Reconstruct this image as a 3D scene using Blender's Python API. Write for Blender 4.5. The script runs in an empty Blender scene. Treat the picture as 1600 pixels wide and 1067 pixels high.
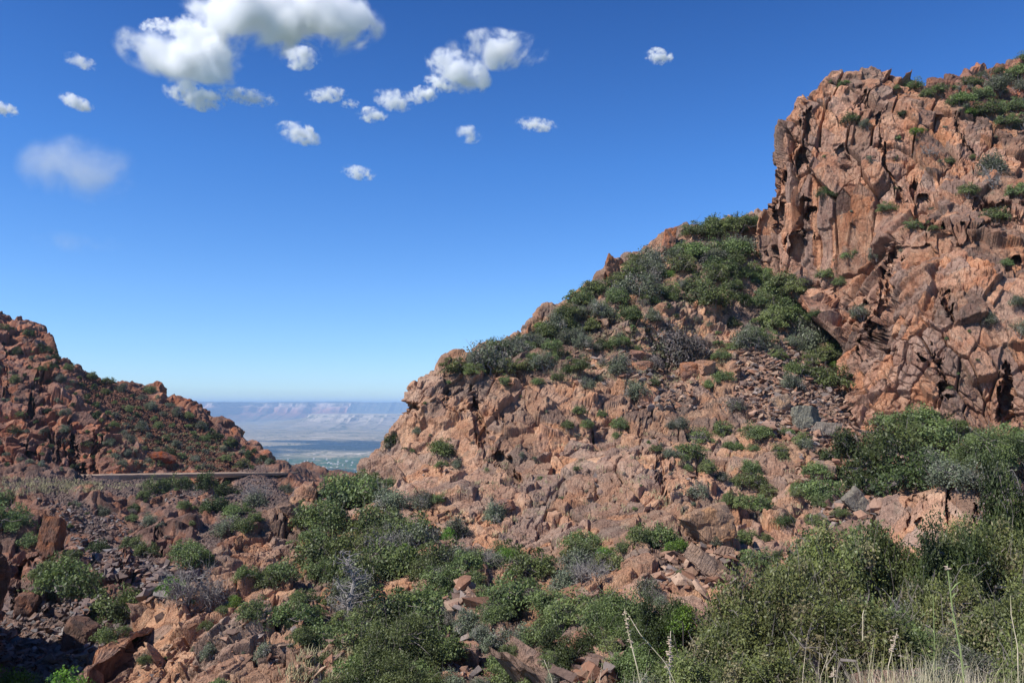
import bpy, math, random
import numpy as np
from mathutils import Vector, Matrix
rng = np.random.default_rng(7)
random.seed(7)

# ------------------------------------------------------------------ camera, sky, sun, exposure
F_PX, HORIZON_Y = 1300.0, 632.0
PITCH = math.atan((HORIZON_Y - 533.5) / F_PX)
SC = bpy.context.scene
COL = SC.collection
cam_data = bpy.data.cameras.new('camera')
cam_data.sensor_width = 36.0
cam_data.lens = 36.0 * F_PX / 1600.0
cam_data.clip_start = 0.1
cam_data.clip_end = 200000.0
cam = bpy.data.objects.new('camera', cam_data)
COL.objects.link(cam)
cam.rotation_euler = (math.radians(90) + PITCH, 0, 0)
SC.camera = cam

SUN_AZ = math.radians(244)      # clockwise from +Y (the view direction): behind and to the left
SUN_EL = math.radians(47)
SUN_DIR = Vector((math.sin(SUN_AZ) * math.cos(SUN_EL), math.cos(SUN_AZ) * math.cos(SUN_EL), math.sin(SUN_EL)))
world = bpy.data.worlds.new('World')
SC.world = world
world.use_nodes = True
wn = world.node_tree
bg = wn.nodes['Background']
sky = wn.nodes.new('ShaderNodeTexSky')
sky.sky_type = 'NISHITA'
sky.sun_disc = False
sky.sun_elevation = SUN_EL
sky.sun_rotation = SUN_AZ
sky.altitude = 1500
sky.air_density = 1.0
sky.dust_density = 0.15
sky.ozone_density = 3.0
sat = wn.nodes.new('ShaderNodeHueSaturation')
sat.inputs['Saturation'].default_value = 1.12
wn.links.new(sky.outputs[0], sat.inputs['Color'])
tint = wn.nodes.new('ShaderNodeMix'); tint.data_type = 'RGBA'; tint.blend_type = 'MULTIPLY'; tint.inputs[0].default_value = 1.0
wco = wn.nodes.new('ShaderNodeTexCoord'); wsep = wn.nodes.new('ShaderNodeSeparateXYZ'); wr = wn.nodes.new('ShaderNodeValToRGB')
wn.links.new(wco.outputs['Generated'], wsep.inputs[0]); wn.links.new(wsep.outputs['Z'], wr.inputs[0])
# the blue of dry mountain air, strongest low down where the plain sky model turns cream
SKY_RAMP = [(0.0, (0.98, 1.22, 1.58)), (0.13, (0.94, 1.25, 1.66)), (0.28, (0.68, 1.13, 1.66)), (0.48, (0.42, 0.79, 1.32))]
while len(wr.color_ramp.elements) < len(SKY_RAMP): wr.color_ramp.elements.new(0.5)
for e, (p_, c_) in zip(wr.color_ramp.elements, SKY_RAMP): e.position = p_; e.color = (*c_, 1)
wn.links.new(sat.outputs[0], tint.inputs[6]); wn.links.new(wr.outputs[0], tint.inputs[7])
wn.links.new(tint.outputs[2], bg.inputs['Color'])
bg.inputs['Strength'].default_value = 0.086
sun_data = bpy.data.lights.new('sun', 'SUN')
sun_data.energy = 5.0
sun_data.angle = math.radians(0.5)
sun_data.color = (1.0, 0.955, 0.89)
sun = bpy.data.objects.new('sun', sun_data)
COL.objects.link(sun)
sun.rotation_euler = (-SUN_DIR).to_track_quat('-Z', 'Y').to_euler()
SC.view_settings.view_transform = 'Standard'
SC.view_settings.look = 'None'
SC.view_settings.exposure = 0.27
SC.view_settings.gamma = 1.0
SC.cycles.max_bounces = 26
SC.cycles.diffuse_bounces = 3
SC.cycles.glossy_bounces = 2
SC.cycles.transmission_bounces = 2
SC.cycles.transparent_max_bounces = 8
SC.cycles.volume_bounces = 24
SC.cycles.use_denoising = True

# ------------------------------------------------------------------ pixel <-> place
CP, SP = math.cos(PITCH), math.sin(PITCH)
def unproject(x, y, D):
    dx = (np.asarray(x, float) - 800.0) / F_PX
    dz = -(np.asarray(y, float) - 533.5) / F_PX
    Y = CP - dz * SP
    Z = SP + dz * CP
    return np.stack([dx / Y * D, np.ones_like(dx) * D, Z / Y * D], -1)
def ray(x, y):
    v = unproject(x, y, 1.0)
    return Vector(v).normalized()
def to_px(p):
    fwd = p[1] * CP + p[2] * SP
    up = -p[1] * SP + p[2] * CP
    return 800 + F_PX * p[0] / fwd, 533.5 - F_PX * up / fwd

# ------------------------------------------------------------------ numpy noise
def _h(ix, iy, iz, seed):
    h = (ix.astype(np.int64) * 73856093) ^ (iy.astype(np.int64) * 19349663) ^ (iz.astype(np.int64) * 83492791) ^ (seed * 2654435761)
    h = (h & 0xFFFFFFFF).astype(np.uint32)
    h ^= h >> np.uint32(16); h *= np.uint32(0x7feb352d); h ^= h >> np.uint32(15); h *= np.uint32(0x846ca68b); h ^= h >> np.uint32(16)
    return h
def _f(h):
    return h.astype(np.float32) * np.float32(1 / 4294967296.0)
def _rehash(h, k):
    h = h ^ np.uint32(k * 0x9E3779B9 & 0xFFFFFFFF)
    h = h * np.uint32(0x85ebca6b); h ^= h >> np.uint32(13); h = h * np.uint32(0xc2b2ae35); h ^= h >> np.uint32(16)
    return h
def vnoise(p, seed=0):
    i = np.floor(p).astype(np.int64); f = (p - i).astype(np.float32); f = f * f * (3 - 2 * f)
    out = 0
    for a in (0, 1):
        for b in (0, 1):
            for c in (0, 1):
                w = (f[..., 0] if a else 1 - f[..., 0]) * (f[..., 1] if b else 1 - f[..., 1]) * (f[..., 2] if c else 1 - f[..., 2])
                out = out + w * _f(_h(i[..., 0] + a, i[..., 1] + b, i[..., 2] + c, seed))
    return out * 2 - 1
def fbm(p, seed=0, octv=4, gain=0.5):
    s, a, out = 1.0, 1.0, 0
    for k in range(octv):
        out = out + a * vnoise(p * s + k * 17.3, seed + k)
        s *= 2.03; a *= gain
    return out
def worley(q, seed=0):
    """nearest cell: F1, F2, hash, vector to the cell's centre"""
    base = np.floor(q - 0.5).astype(np.int64)
    n = q.shape[:-1]
    F1 = np.full(n, 9.0, np.float32); F2 = np.full(n, 9.0, np.float32)
    H = np.zeros(n, np.uint32); V = np.zeros(q.shape, np.float32)
    for a in (0, 1):
        for b in (0, 1):
            for c in (0, 1):
                ci = base + np.array([a, b, c])
                h = _h(ci[..., 0], ci[..., 1], ci[..., 2], seed)
                cx = np.stack([_f(h), _f(_rehash(h, 1)), _f(_rehash(h, 2))], -1) * 0.8 + 0.1
                d = (q - (ci + cx)).astype(np.float32)
                r = np.sqrt((d * d).sum(-1))
                m = r < F1
                F2 = np.where(m, F1, np.minimum(F2, r))
                F1 = np.where(m, r, F1)
                H = np.where(m, h, H)
                V = np.where(m[..., None], d, V)
    return F1, F2, H, V
def blocks(p, scale, R, seed, tilt=1.0, warp=0.12):
    """fractured blocks: stepped and tilted cells; returns offset (-1..1), joint (0 at joints), random"""
    q = (p @ R) / np.array(scale)
    q = q + warp * np.stack([vnoise(q * 1.1 + 5, seed + 90), vnoise(q * 1.1 + 31, seed + 91), vnoise(q * 1.1 + 57, seed + 92)], -1)
    F1, F2, H, V = worley(q, seed)
    r = _f(_rehash(H, 5)) * 2 - 1
    t = V[..., 0] * (_f(_rehash(H, 6)) * 2 - 1) + V[..., 1] * (_f(_rehash(H, 7)) * 2 - 1) + V[..., 2] * (_f(_rehash(H, 8)) * 2 - 1)
    return 0.9 * r + tilt * 2.3 * t, F2 - F1, _f(_rehash(H, 9))
def prisms(p, scale, R, seed, warp=0.06):
    """jointed columns: cells in plan, each cut across at its own heights"""
    w, h = scale
    q = p @ R
    c = np.stack([q[..., 0] / w, q[..., 1] / (w * 1.25), q[..., 2] * 0 + 0.5], -1)
    c[..., :2] += warp * 0.5 * np.stack([vnoise(q / (w * 1.6), seed + 90), vnoise(q / (w * 1.6) + 31, seed + 91)], -1)
    F1, F2, H, V = worley(c, seed)
    a, b = _f(_rehash(H, 6)) * 2 - 1, _f(_rehash(H, 7)) * 2 - 1
    z = q[..., 2] / h + _f(_rehash(H, 5)) * 7 + 0.45 * w / h * (a * V[..., 0] + b * V[..., 1]) + 0.10 * vnoise(q / (h * 0.4), seed + 92)
    k = np.floor(z); fr = z - k
    H2 = _rehash(H ^ (k.astype(np.int64) & 0xFFFF).astype(np.uint32), 11)
    o = 0.9 * (_f(_rehash(H, 3)) * 2 - 1) + 0.42 * (_f(H2) * 2 - 1)
    o = o + 2.3 * (V[..., 0] * (_f(_rehash(H2, 1)) * 2 - 1) + V[..., 1] * (_f(_rehash(H2, 2)) * 2 - 1)) + 0.7 * (fr - 0.5) * (_f(_rehash(H2, 4)) * 2 - 1)
    e = np.minimum(F2 - F1, 1.6 * np.minimum(fr, 1 - fr) * h / w + 0.02)
    return o.astype(np.float32), e.astype(np.float32), _f(_rehash(H2, 9))
def rot(axis, deg):
    return np.array(Matrix.Rotation(math.radians(deg), 3, axis))
def smoothstep(a, b, x):
    t = np.clip((x - a) / (b - a), 0, 1)
    return t * t * (3 - 2 * t)

class RBF:
    def __init__(self, pts):
        self.P = np.array([(a[0], a[1]) for a in pts], float) / 400.0
        v = np.log(np.array([a[2] for a in pts], float))
        n = len(self.P)
        K = self.k(self.P[:, None], self.P[None]) + np.eye(n) * 0.004
        Q = np.concatenate([np.ones((n, 1)), self.P], 1)
        A = np.block([[K, Q], [Q.T, np.zeros((3, 3))]])
        s = np.linalg.solve(A, np.concatenate([v, np.zeros(3)]))
        self.w, self.c = s[:n], s[n:]
    @staticmethod
    def k(a, b):
        r2 = ((a - b) ** 2).sum(-1) + 1e-9
        return r2 * np.log(r2) * 0.5
    def __call__(self, x, y):
        q = np.stack([x, y], -1) / 400.0
        out = self.c[0] + self.c[1] * q[..., 0] + self.c[2] * q[..., 1]
        for p, w in zip(self.P, self.w):
            out = out + w * self.k(q, p)
        return np.exp(out)

def seg_dist(x, y, poly):
    """pixel distance to a polyline of points (x, y, width)"""
    best = np.full(x.shape, 1e9)
    for (x0, y0, w0), (x1, y1, w1) in zip(poly[:-1], poly[1:]):
        vx, vy = x1 - x0, y1 - y0
        t = np.clip(((x - x0) * vx + (y - y0) * vy) / (vx * vx + vy * vy), 0, 1)
        d = np.hypot(x - x0 - t * vx, y - y0 - t * vy) / (w0 + (w1 - w0) * t)
        best = np.minimum(best, d)
    return best
def ell(x, y, e):
    cx, cy, rx, ry, ang = e
    a = math.radians(ang); c, s = math.cos(a), math.sin(a)
    u = ((x - cx) * c + (y - cy) * s) / rx; v = (-(x - cx) * s + (y - cy) * c) / ry
    return np.sqrt(u * u + v * v)

# ------------------------------------------------------------------ mesh helpers
def mesh_np(name, V, F, mats, parent=None, attr=None, mat_idx=None, smooth=False):
    V = np.ascontiguousarray(V, np.float32); F = np.ascontiguousarray(F, np.int32)
    me = bpy.data.meshes.new(name)
    n, k = F.shape
    me.vertices.add(len(V)); me.vertices.foreach_set('co', V.ravel())
    me.loops.add(n * k); me.loops.foreach_set('vertex_index', F.ravel())
    me.polygons.add(n)
    me.polygons.foreach_set('loop_start', np.arange(0, n * k, k, dtype=np.int32))
    me.polygons.foreach_set('loop_total', np.full(n, k, np.int32))
    for m in (mats if isinstance(mats, (list, tuple)) else [mats]): me.materials.append(m)
    if mat_idx is not None: me.polygons.foreach_set('material_index', np.ascontiguousarray(mat_idx, np.int32))
    me.polygons.foreach_set('use_smooth', np.full(n, smooth, bool))
    me.update(calc_edges=True)
    if attr:
        for an, av in attr.items():
            at = me.attributes.new(an, 'FLOAT_COLOR', 'POINT')
            c = np.ones((len(V), 4), np.float32); c[:, :av.shape[1]] = av
            at.data.foreach_set('color', c.ravel())
    ob = bpy.data.objects.new(name, me)
    COL.objects.link(ob)
    if parent: ob.parent = parent
    return ob
def tag(o, label=None, cat=None, group=None, kind=None):
    if label: o['label'] = label
    if cat: o['category'] = cat
    if group: o['group'] = group
    if kind: o['kind'] = kind
    return o

# ------------------------------------------------------------------ materials
class NT:
    def __init__(self, name):
        self.m = bpy.data.materials.new(name); self.m.use_nodes = True
        self.t = self.m.node_tree; self.n = self.t.nodes; self.l = self.t.links
        self.n.clear()
        self.out = self.n.new('ShaderNodeOutputMaterial')
    def node(self, kind, **kw):
        nd = self.n.new('ShaderNode' + kind)
        for k, v in kw.items():
            if k in nd.inputs: self.set(nd.inputs[k], v)
            else: setattr(nd, k, v)
        return nd
    def set(self, sock, v):
        if hasattr(v, 'is_output') or isinstance(v, bpy.types.NodeSocket): self.l.new(v, sock)
        else: sock.default_value = v
    def coord(self, which='Object'):
        return self.n.new('ShaderNodeTexCoord').outputs[which]
    def mapping(self, vec, scale=(1, 1, 1), rot=(0, 0, 0)):
        nd = self.n.new('ShaderNodeMapping'); self.l.new(vec, nd.inputs['Vector'])
        nd.inputs['Scale'].default_value = scale; nd.inputs['Rotation'].default_value = rot
        return nd.outputs[0]
    def noise(self, vec, scale, detail=4, rough=0.55, dist=0.0):
        nd = self.n.new('ShaderNodeTexNoise'); self.l.new(vec, nd.inputs['Vector'])
        nd.inputs['Scale'].default_value = scale; nd.inputs['Detail'].default_value = detail
        nd.inputs['Roughness'].default_value = rough; nd.inputs['Distortion'].default_value = dist
        return nd.outputs['Fac']
    def voro(self, vec, scale, feature='F1', out='Distance', rnd=1.0):
        nd = self.n.new('ShaderNodeTexVoronoi'); nd.feature = feature; self.l.new(vec, nd.inputs['Vector'])
        nd.inputs['Scale'].default_value = scale; nd.inputs['Randomness'].default_value = rnd
        return nd.outputs[out]
    def ramp(self, fac, stops, interp='LINEAR'):
        nd = self.n.new('ShaderNodeValToRGB'); self.set(nd.inputs[0], fac)
        r = nd.color_ramp; r.interpolation = interp
        while len(r.elements) < len(stops): r.elements.new(0.5)
        for e, (p, c) in zip(r.elements, stops):
            e.position = p; e.color = (*c, 1) if len(c) == 3 else c
        return nd.outputs[0]
    def step(self, fac, a, b):
        nd = self.n.new('ShaderNodeMapRange'); nd.interpolation_type = 'SMOOTHSTEP'
        self.set(nd.inputs['Value'], fac); nd.inputs['From Min'].default_value = a; nd.inputs['From Max'].default_value = b
        return nd.outputs[0]
    def math(self, op, a, b=0.0):
        nd = self.n.new('ShaderNodeMath'); nd.operation = op
        self.set(nd.inputs[0], a); self.set(nd.inputs[1], b); return nd.outputs[0]
    def mix(self, fac, a, b, mode='MIX'):
        nd = self.n.new('ShaderNodeMix'); nd.data_type = 'RGBA'; nd.blend_type = mode
        self.set(nd.inputs[0], fac)
        self.set(nd.inputs[6], (*a, 1) if isinstance(a, tuple) and len(a) == 3 else a)
        self.set(nd.inputs[7], (*b, 1) if isinstance(b, tuple) and len(b) == 3 else b)
        return nd.outputs[2]
    def hsv(self, col, h=0.5, s=1.0, v=1.0):
        nd = self.n.new('ShaderNodeHueSaturation'); self.set(nd.inputs['Color'], col)
        self.set(nd.inputs['Hue'], h); self.set(nd.inputs['Saturation'], s); self.set(nd.inputs['Value'], v); return nd.outputs[0]
    def bump(self, height, strength, dist, normal=None):
        nd = self.n.new('ShaderNodeBump'); self.l.new(height, nd.inputs['Height'])
        nd.inputs['Strength'].default_value = strength; nd.inputs['Distance'].default_value = dist
        if normal is not None: self.l.new(normal, nd.inputs['Normal'])
        return nd.outputs[0]
    def surface(self, col, rough=0.9, normal=None, spec=0.2):
        nd = self.n.new('ShaderNodeBsdfPrincipled')
        self.set(nd.inputs['Base Color'], (*col, 1) if isinstance(col, tuple) and len(col) == 3 else col)
        self.set(nd.inputs['Roughness'], rough); nd.inputs['Specular IOR Level'].default_value = spec
        if normal is not None: self.l.new(normal, nd.inputs['Normal'])
        self.l.new(nd.outputs[0], self.out.inputs['Surface'])
        return nd

def rock_material(name, pal, streak=0.6, streak_rot=(0, 0, 0), streak_scale=(1, 1, 0.12), size=1.0, screepal=None, lichen=0.5, rust_at=(0.58, 0.80)):
    """pal: pale, main, rust, dark"""
    T = NT(name); co = T.coord()
    pale, main, rust, dark = pal
    at = T.node('Attribute', attribute_name='blk')
    sep = T.node('SeparateColor'); T.l.new(at.outputs['Color'], sep.inputs[0])
    rb, rm, scree = sep.outputs[0], sep.outputs[1], sep.outputs[2]
    big = T.noise(co, 0.09 / size, 5, 0.6)
    mid = T.noise(co, 0.5 / size, 6, 0.65, 0.4)
    fine = T.noise(co, 4.0 / size, 5, 0.7)
    col = T.mix(T.step(mid, 0.35, 0.7), main, pale)
    col = T.mix(T.step(big, rust_at[0], rust_at[1]), col, rust)
    rustn = T.noise(T.mapping(co, (1, 1, 0.35)), 0.8 / size, 5, 0.7)
    col = T.mix(T.math('MULTIPLY', T.step(rustn, 0.56, 0.76), 0.6), col, rust)
    # each joint block has its own shade of the stone
    v = T.math('ADD', T.math('MULTIPLY', rb, 0.42), T.math('MULTIPLY', rm, 0.50))
    col = T.hsv(col, 0.5, T.math('ADD', T.math('MULTIPLY', rm, 0.35), 0.85), T.math('ADD', T.math('MULTIPLY', v, 1.25), 0.42))
    # grey lichen and weathering
    li = T.noise(co, 0.7 / size, 7, 0.72)
    col = T.mix(T.math('MULTIPLY', T.step(li, 0.56, 0.68), lichen), col, (0.20, 0.175, 0.13))
    li2 = T.noise(T.mapping(co, (1, 1, 1), (1, 2, 3)), 2.6 / size, 5, 0.7)
    col = T.mix(T.math('MULTIPLY', T.step(li2, 0.60, 0.72), lichen * 0.8), col, (0.135, 0.115, 0.10))
    # dark desert varnish in streaks
    sv = T.mapping(co, streak_scale, streak_rot)
    st = T.noise(sv, 1.3 / size, 6, 0.7)
    st2 = T.noise(co, 0.22 / size, 3, 0.5)
    m = T.math('MULTIPLY', T.step(st, 0.50, 0.66), T.step(st2, 0.38, 0.58))
    col = T.mix(T.math('MULTIPLY', m, streak), col, dark)
    st3 = T.noise(T.mapping(co, tuple(2.3 * c for c in streak_scale), streak_rot), 2.2 / size, 4, 0.7)
    col = T.mix(T.math('MULTIPLY', T.step(st3, 0.60, 0.70), 0.45), col, dark)
    f = T.math('ADD', T.math('MULTIPLY', fine, 0.9), 0.55)
    col = T.mix(1.0, col, f, 'MULTIPLY')
    # scree: broken stones, each its own tone
    sp = screepal or ((0.29, 0.20, 0.15), (0.17, 0.12, 0.095), (0.26, 0.15, 0.105))
    vc = T.node('TexVoronoi', feature='F1'); T.l.new(co, vc.inputs['Vector']); vc.inputs['Scale'].default_value = 2.6 / size
    vs = T.node('SeparateColor'); T.l.new(vc.outputs['Color'], vs.inputs[0])
    sc = T.ramp(vs.outputs[0], [(0.0, sp[1]), (0.35, sp[0]), (0.7, sp[2]), (0.9, sp[0]), (1.0, tuple(1.3 * c for c in sp[0]))], 'CONSTANT')
    sc = T.mix(0.45, sc, tuple((a + b + c) / 3 for a, b, c in zip(*sp)))
    sc = T.mix(1.0, sc, T.math('ADD', T.math('MULTIPLY', T.noise(co, 6 / size, 4, 0.7), 0.8), 0.6), 'MULTIPLY')
    soil = T.mix(T.step(T.noise(co, 0.35 / size, 5, 0.7), 0.45, 0.6), sc, tuple(0.5 * (a + b) for a, b in zip(sp[0], sp[2])))
    col = T.mix(scree, col, soil)
    # bump
    b1 = T.voro(T.mapping(co, (1, 1, 0.5), streak_rot), 1.6 / size, 'DISTANCE_TO_EDGE')
    b1 = T.step(b1, 0.0, 0.10)
    n = T.bump(b1, 0.55, 0.12 * size)
    n = T.bump(st3, 0.9, 0.45 * size, n)
    n = T.bump(T.noise(co, 2.2 / size, 8, 0.70), 0.45, 0.18 * size, n)
    vb = T.math('MULTIPLY', vc.outputs['Distance'], scree)
    n = T.bump(vb, 0.9, 0.35 * size, n)
    T.surface(col, 0.92, n, 0.15)
    return T.m

# base colours of the stone
PAL_MID = ((0.49, 0.325, 0.225), (0.37, 0.212, 0.142), (0.32, 0.155, 0.092), (0.09, 0.064, 0.052))
PAL_CLIFF = ((0.47, 0.295, 0.205), (0.325, 0.172, 0.115), (0.30, 0.13, 0.078), (0.066, 0.049, 0.041))
PAL_LEFT = ((0.38, 0.215, 0.15), (0.27, 0.12, 0.08), (0.34, 0.12, 0.064), (0.07, 0.048, 0.04))
M_mid = rock_material('salmon_rock', PAL_MID, 0.5, (0, math.radians(-35), 0), (1, 1, 0.22), lichen=0.5)
M_cliff = rock_material('cliff_rock', PAL_CLIFF, 0.8, (0, 0, 0), (1, 1, 0.10), lichen=0.6)
M_left = rock_material('red_rock', PAL_LEFT, 0.6, size=1.5, screepal=((0.21, 0.115, 0.08), (0.12, 0.075, 0.06), (0.24, 0.095, 0.05)))
M_gorge = rock_material('brown_rock', ((0.30, 0.18, 0.13), (0.21, 0.11, 0.078), (0.24, 0.10, 0.056), (0.06, 0.045, 0.04)), 0.6, size=1.1,
                        screepal=((0.21, 0.16, 0.138), (0.13, 0.098, 0.086), (0.22, 0.135, 0.10)))

# ------------------------------------------------------------------ landforms
TERRAIN = []
def patch(name, cols, cps, mat, step_px=1.6, macro=1.2, macro_len=14.0, lv=(), joint_rot=None, screes=(), carve=(), wrap=True,
          wrap_len=26.0, seed=1, slope_in=0.45, detail=1.0, ridge=None, rows=1.9, carve_k=0.75, calm=()):
    A = np.array([c[0] for c in cols], float); B = np.array([c[1] for c in cols], float)
    seg = np.maximum(np.hypot(*(B[1:] - B[:-1]).T), 0.8 * np.hypot(*(A[1:] - A[:-1]).T))
    s = np.concatenate([[0], np.cumsum(seg)])
    ns = int(s[-1] / step_px) + 1
    ss = np.linspace(0, s[-1], ns)
    ax, ay, bx, by = [np.interp(ss, s, v) for v in (A[:, 0], A[:, 1], B[:, 0], B[:, 1])]
    def sm(v):
        k = 9
        vv = np.pad(v, k, mode='edge'); return np.convolve(vv, np.ones(2 * k + 1) / (2 * k + 1), 'valid')
    ax, ay, bx, by = map(sm, (ax, ay, bx, by))
    L = np.median(np.hypot(bx - ax, by - ay)) * 0.5 + 0.5 * np.max(np.hypot(bx - ax, by - ay))
    nt = int(L / step_px) + 1
    rbf = RBF(cps)
    t = np.linspace(0, 1, nt // 3)[:, None]
    X = ax * (1 - t) + bx * t; Y = ay * (1 - t) + by * t
    D = rbf(X, Y); P = unproject(X, Y, D)
    # rows set closer where the ground runs away from the eye
    dpx_ = np.hypot(np.diff(X, axis=0), np.diff(Y, axis=0))
    dw = np.linalg.norm(np.diff(P, axis=0), axis=-1) / (0.5 * (D[1:] + D[:-1])) * F_PX
    cum = np.concatenate([np.zeros((1, ns)), np.cumsum(0.30 * dpx_ + 0.70 * np.minimum(dw, 12 * dpx_ + 1e-3), axis=0)], 0)
    nt = int(nt * rows)
    T2 = np.empty((nt, ns))
    for j in range(ns):
        T2[:, j] = np.interp(np.linspace(0, cum[-1, j], nt), cum[:, j], t[:, 0])
    X = ax * (1 - T2) + bx * T2; Y = ay * (1 - T2) + by * T2
    D = rbf(X, Y)
    _o, _e, wr_ = blocks(np.stack([X, Y, X * 0], -1), (11, 30, 50), np.eye(3), 80)
    _o, _e, wr2 = blocks(np.stack([X, Y, X * 0], -1), (5, 13, 50), np.eye(3), 81)
    Xw = X + 13 * (wr_ - 0.5) + 6 * (wr2 - 0.5) + 3 * fbm(np.stack([X / 22, Y / 22, X * 0], -1), 77, 3); Yw = Y + 18 * (wr_ - 0.5) + 5 * fbm(np.stack([X / 22, Y / 22, X * 0 + 9], -1), 78, 3)
    for poly, depth in carve:
        d = seg_dist(Xw, Yw, poly)
        D = D + carve_k * depth * (1 - smoothstep(0.55, 0.95, d)) * (0.75 + 0.5 * vnoise(np.stack([X / 16, Y / 16, X * 0], -1), 79))
    P = unproject(X, Y, D)
    scree = np.zeros(X.shape)
    for e in screes:
        scree = np.maximum(scree, 1 - smoothstep(0.8, 1.15, ell(X, Y, e[:5]) + 0.22 * fbm(np.stack([X / 45, Y / 45, X * 0], -1), 5, 3)) )
    if wrap:
        E = P[-1]
        away = E * np.array([1, 1, 0]); away /= np.linalg.norm(away, axis=-1, keepdims=True)
        inw = P[-1] - P[-1 - max(3, nt // 40)]
        inw = -inw / np.linalg.norm(inw, axis=-1, keepdims=True)
        inw = inw - (inw * away).sum(-1, keepdims=True) * away
        inw /= np.linalg.norm(inw, axis=-1, keepdims=True) + 1e-6
        inw[inw[:, 2] > 0.2] = (0, 0, -1)
        dpx = float(np.median(D[-1])) * step_px / F_PX
        ks, d, st = [], 0, dpx * 1.3
        while d < wrap_len:
            d += st; st *= 1.06; ks.append(d)
        W = [E + away * d + inw * (slope_in * d * (0.25 + 0.75 * min(1, d / 6.0))) for d in ks]
        P = np.concatenate([P, np.array(W)], 0)
        scree = np.concatenate([scree, np.repeat(scree[-1:], len(ks), 0)], 0)
    def normals(P):
        du = np.gradient(P, axis=1); dv = np.gradient(P, axis=0)
        n = np.cross(du, dv); n /= np.linalg.norm(n, axis=-1, keepdims=True) + 1e-9
        return n
    N = normals(P)
    # keep the normals turned to the outside
    if (N[: nt] * P[: nt]).sum() > 0: N = -N
    Nb = N.copy()
    for _ in range(2):
        for axis in (0, 1):
            k = 6
            pad = [(0, 0)] * 3; pad[axis] = (k, k)
            c = np.cumsum(np.pad(Nb, pad, mode='edge'), axis=axis)
            Nb = (np.take(c, range(2 * k, c.shape[axis]), axis) - np.take(c, range(0, c.shape[axis] - 2 * k), axis))
    Nb /= np.linalg.norm(Nb, axis=-1, keepdims=True) + 1e-9
    rock = 1 - 0.85 * scree
    cm = np.zeros(X.shape)
    for e_ in calm: cm = np.maximum(cm, (e_[5] if len(e_) > 5 else 0.6) * (1 - smoothstep(0.7, 1.15, ell(Xw, Yw, e_[:5]))))
    if len(P) > nt: cm = np.concatenate([cm, np.repeat(cm[-1:], len(P) - nt, 0)], 0)
    rock = rock * (1 - 0.85 * cm)
    disp = macro * fbm(P / macro_len, seed, 3, 0.42) * (1 - 0.6 * scree)
    if ridge: disp = disp + ridge(P, X, Y, nt)
    R0 = joint_rot if joint_rot is not None else np.eye(3)
    rb = np.full(P.shape[:2], 0.5, np.float32); rm = rb.copy()
    P0 = P + Nb * disp[..., None]
    disp2 = 0
    for i, (scale, amp, groove, gw) in enumerate(lv):
        o, e, r = (prisms if len(scale) == 2 else blocks)(P0, scale, R0, seed * 10 + i)
        amp_m = 0.55 + 0.45 * vnoise(P0 / (6.0 * max(scale)) + 3, seed + 60 + i)
        disp2 = disp2 + rock * (amp * amp_m * o - groove * np.clip(1 - e / gw, 0, 1) * smoothstep(-0.35, 0.3, vnoise(P0 / (2.2 * max(scale)), seed + 70 + i)))
        if i == 0: rb = r
        if i == 1: rm = r
    for _ in range(1):      # soften the block edges so that they do not alias into teeth
        for axis in (0, 1):
            pad = [(0, 0), (0, 0)]; pad[axis] = (1, 1)
            q_ = np.pad(disp2, pad, mode='edge')
            disp2 = 0.5 * disp2 + 0.25 * (np.take(q_, range(0, disp2.shape[axis]), axis) + np.take(q_, range(2, disp2.shape[axis] + 2), axis))
    # loose stones on the scree
    o, e, r = blocks(P0, (0.8, 0.8, 0.5), np.eye(3), seed + 40)
    disp2 = disp2 + scree * (0.16 * o) * detail
    fine = 0.035 * detail * fbm(P0 * 1.7, seed + 50, 3, 0.6)
    Pf = P0 + Nb * (disp2 + fine)[..., None]
    nr, nc = Pf.shape[:2]
    idx = np.arange(nr * nc).reshape(nr, nc)
    F = np.stack([idx[:-1, :-1], idx[:-1, 1:], idx[1:, 1:], idx[1:, :-1]], -1).reshape(-1, 4)
    # consistent outward winding
    v = Pf.reshape(-1, 3)
    ob = mesh_np(name, v, F, mat, attr={'blk': np.stack([rb, rm, scree], -1).reshape(-1, 3).astype(np.float32)})
    tag(ob, kind='structure')
    TERRAIN.append(ob)
    return ob

LV_CLIFF = (((4.4, 22.0), 1.05, 3.6, 0.050), ((1.9, 9.0), 0.55, 1.9, 0.065), ((0.75, 3.6), 0.20, 0.55, 0.10), ((0.36, 0.36, 0.9), 0.05, 0.05, 0.12))
LV_MID = (((5.6, 4.6), 0.88, 1.9, 0.04), ((2.7, 2.4, 1.5), 0.46, 0.9, 0.05), ((1.1, 0.9, 0.6), 0.17, 0.30, 0.08), ((0.45, 0.4, 0.3), 0.05, 0.08, 0.1))
LV_LEFT = (((6.5, 14.0), 1.9, 3.2, 0.06), ((2.9, 6.0), 0.9, 1.6, 0.08), ((1.4, 1.4, 1.9), 0.28, 0.28, 0.12))
ROT_MID = rot('Y', -32) @ rot('Z', 20) @ rot('X', 18)

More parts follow.
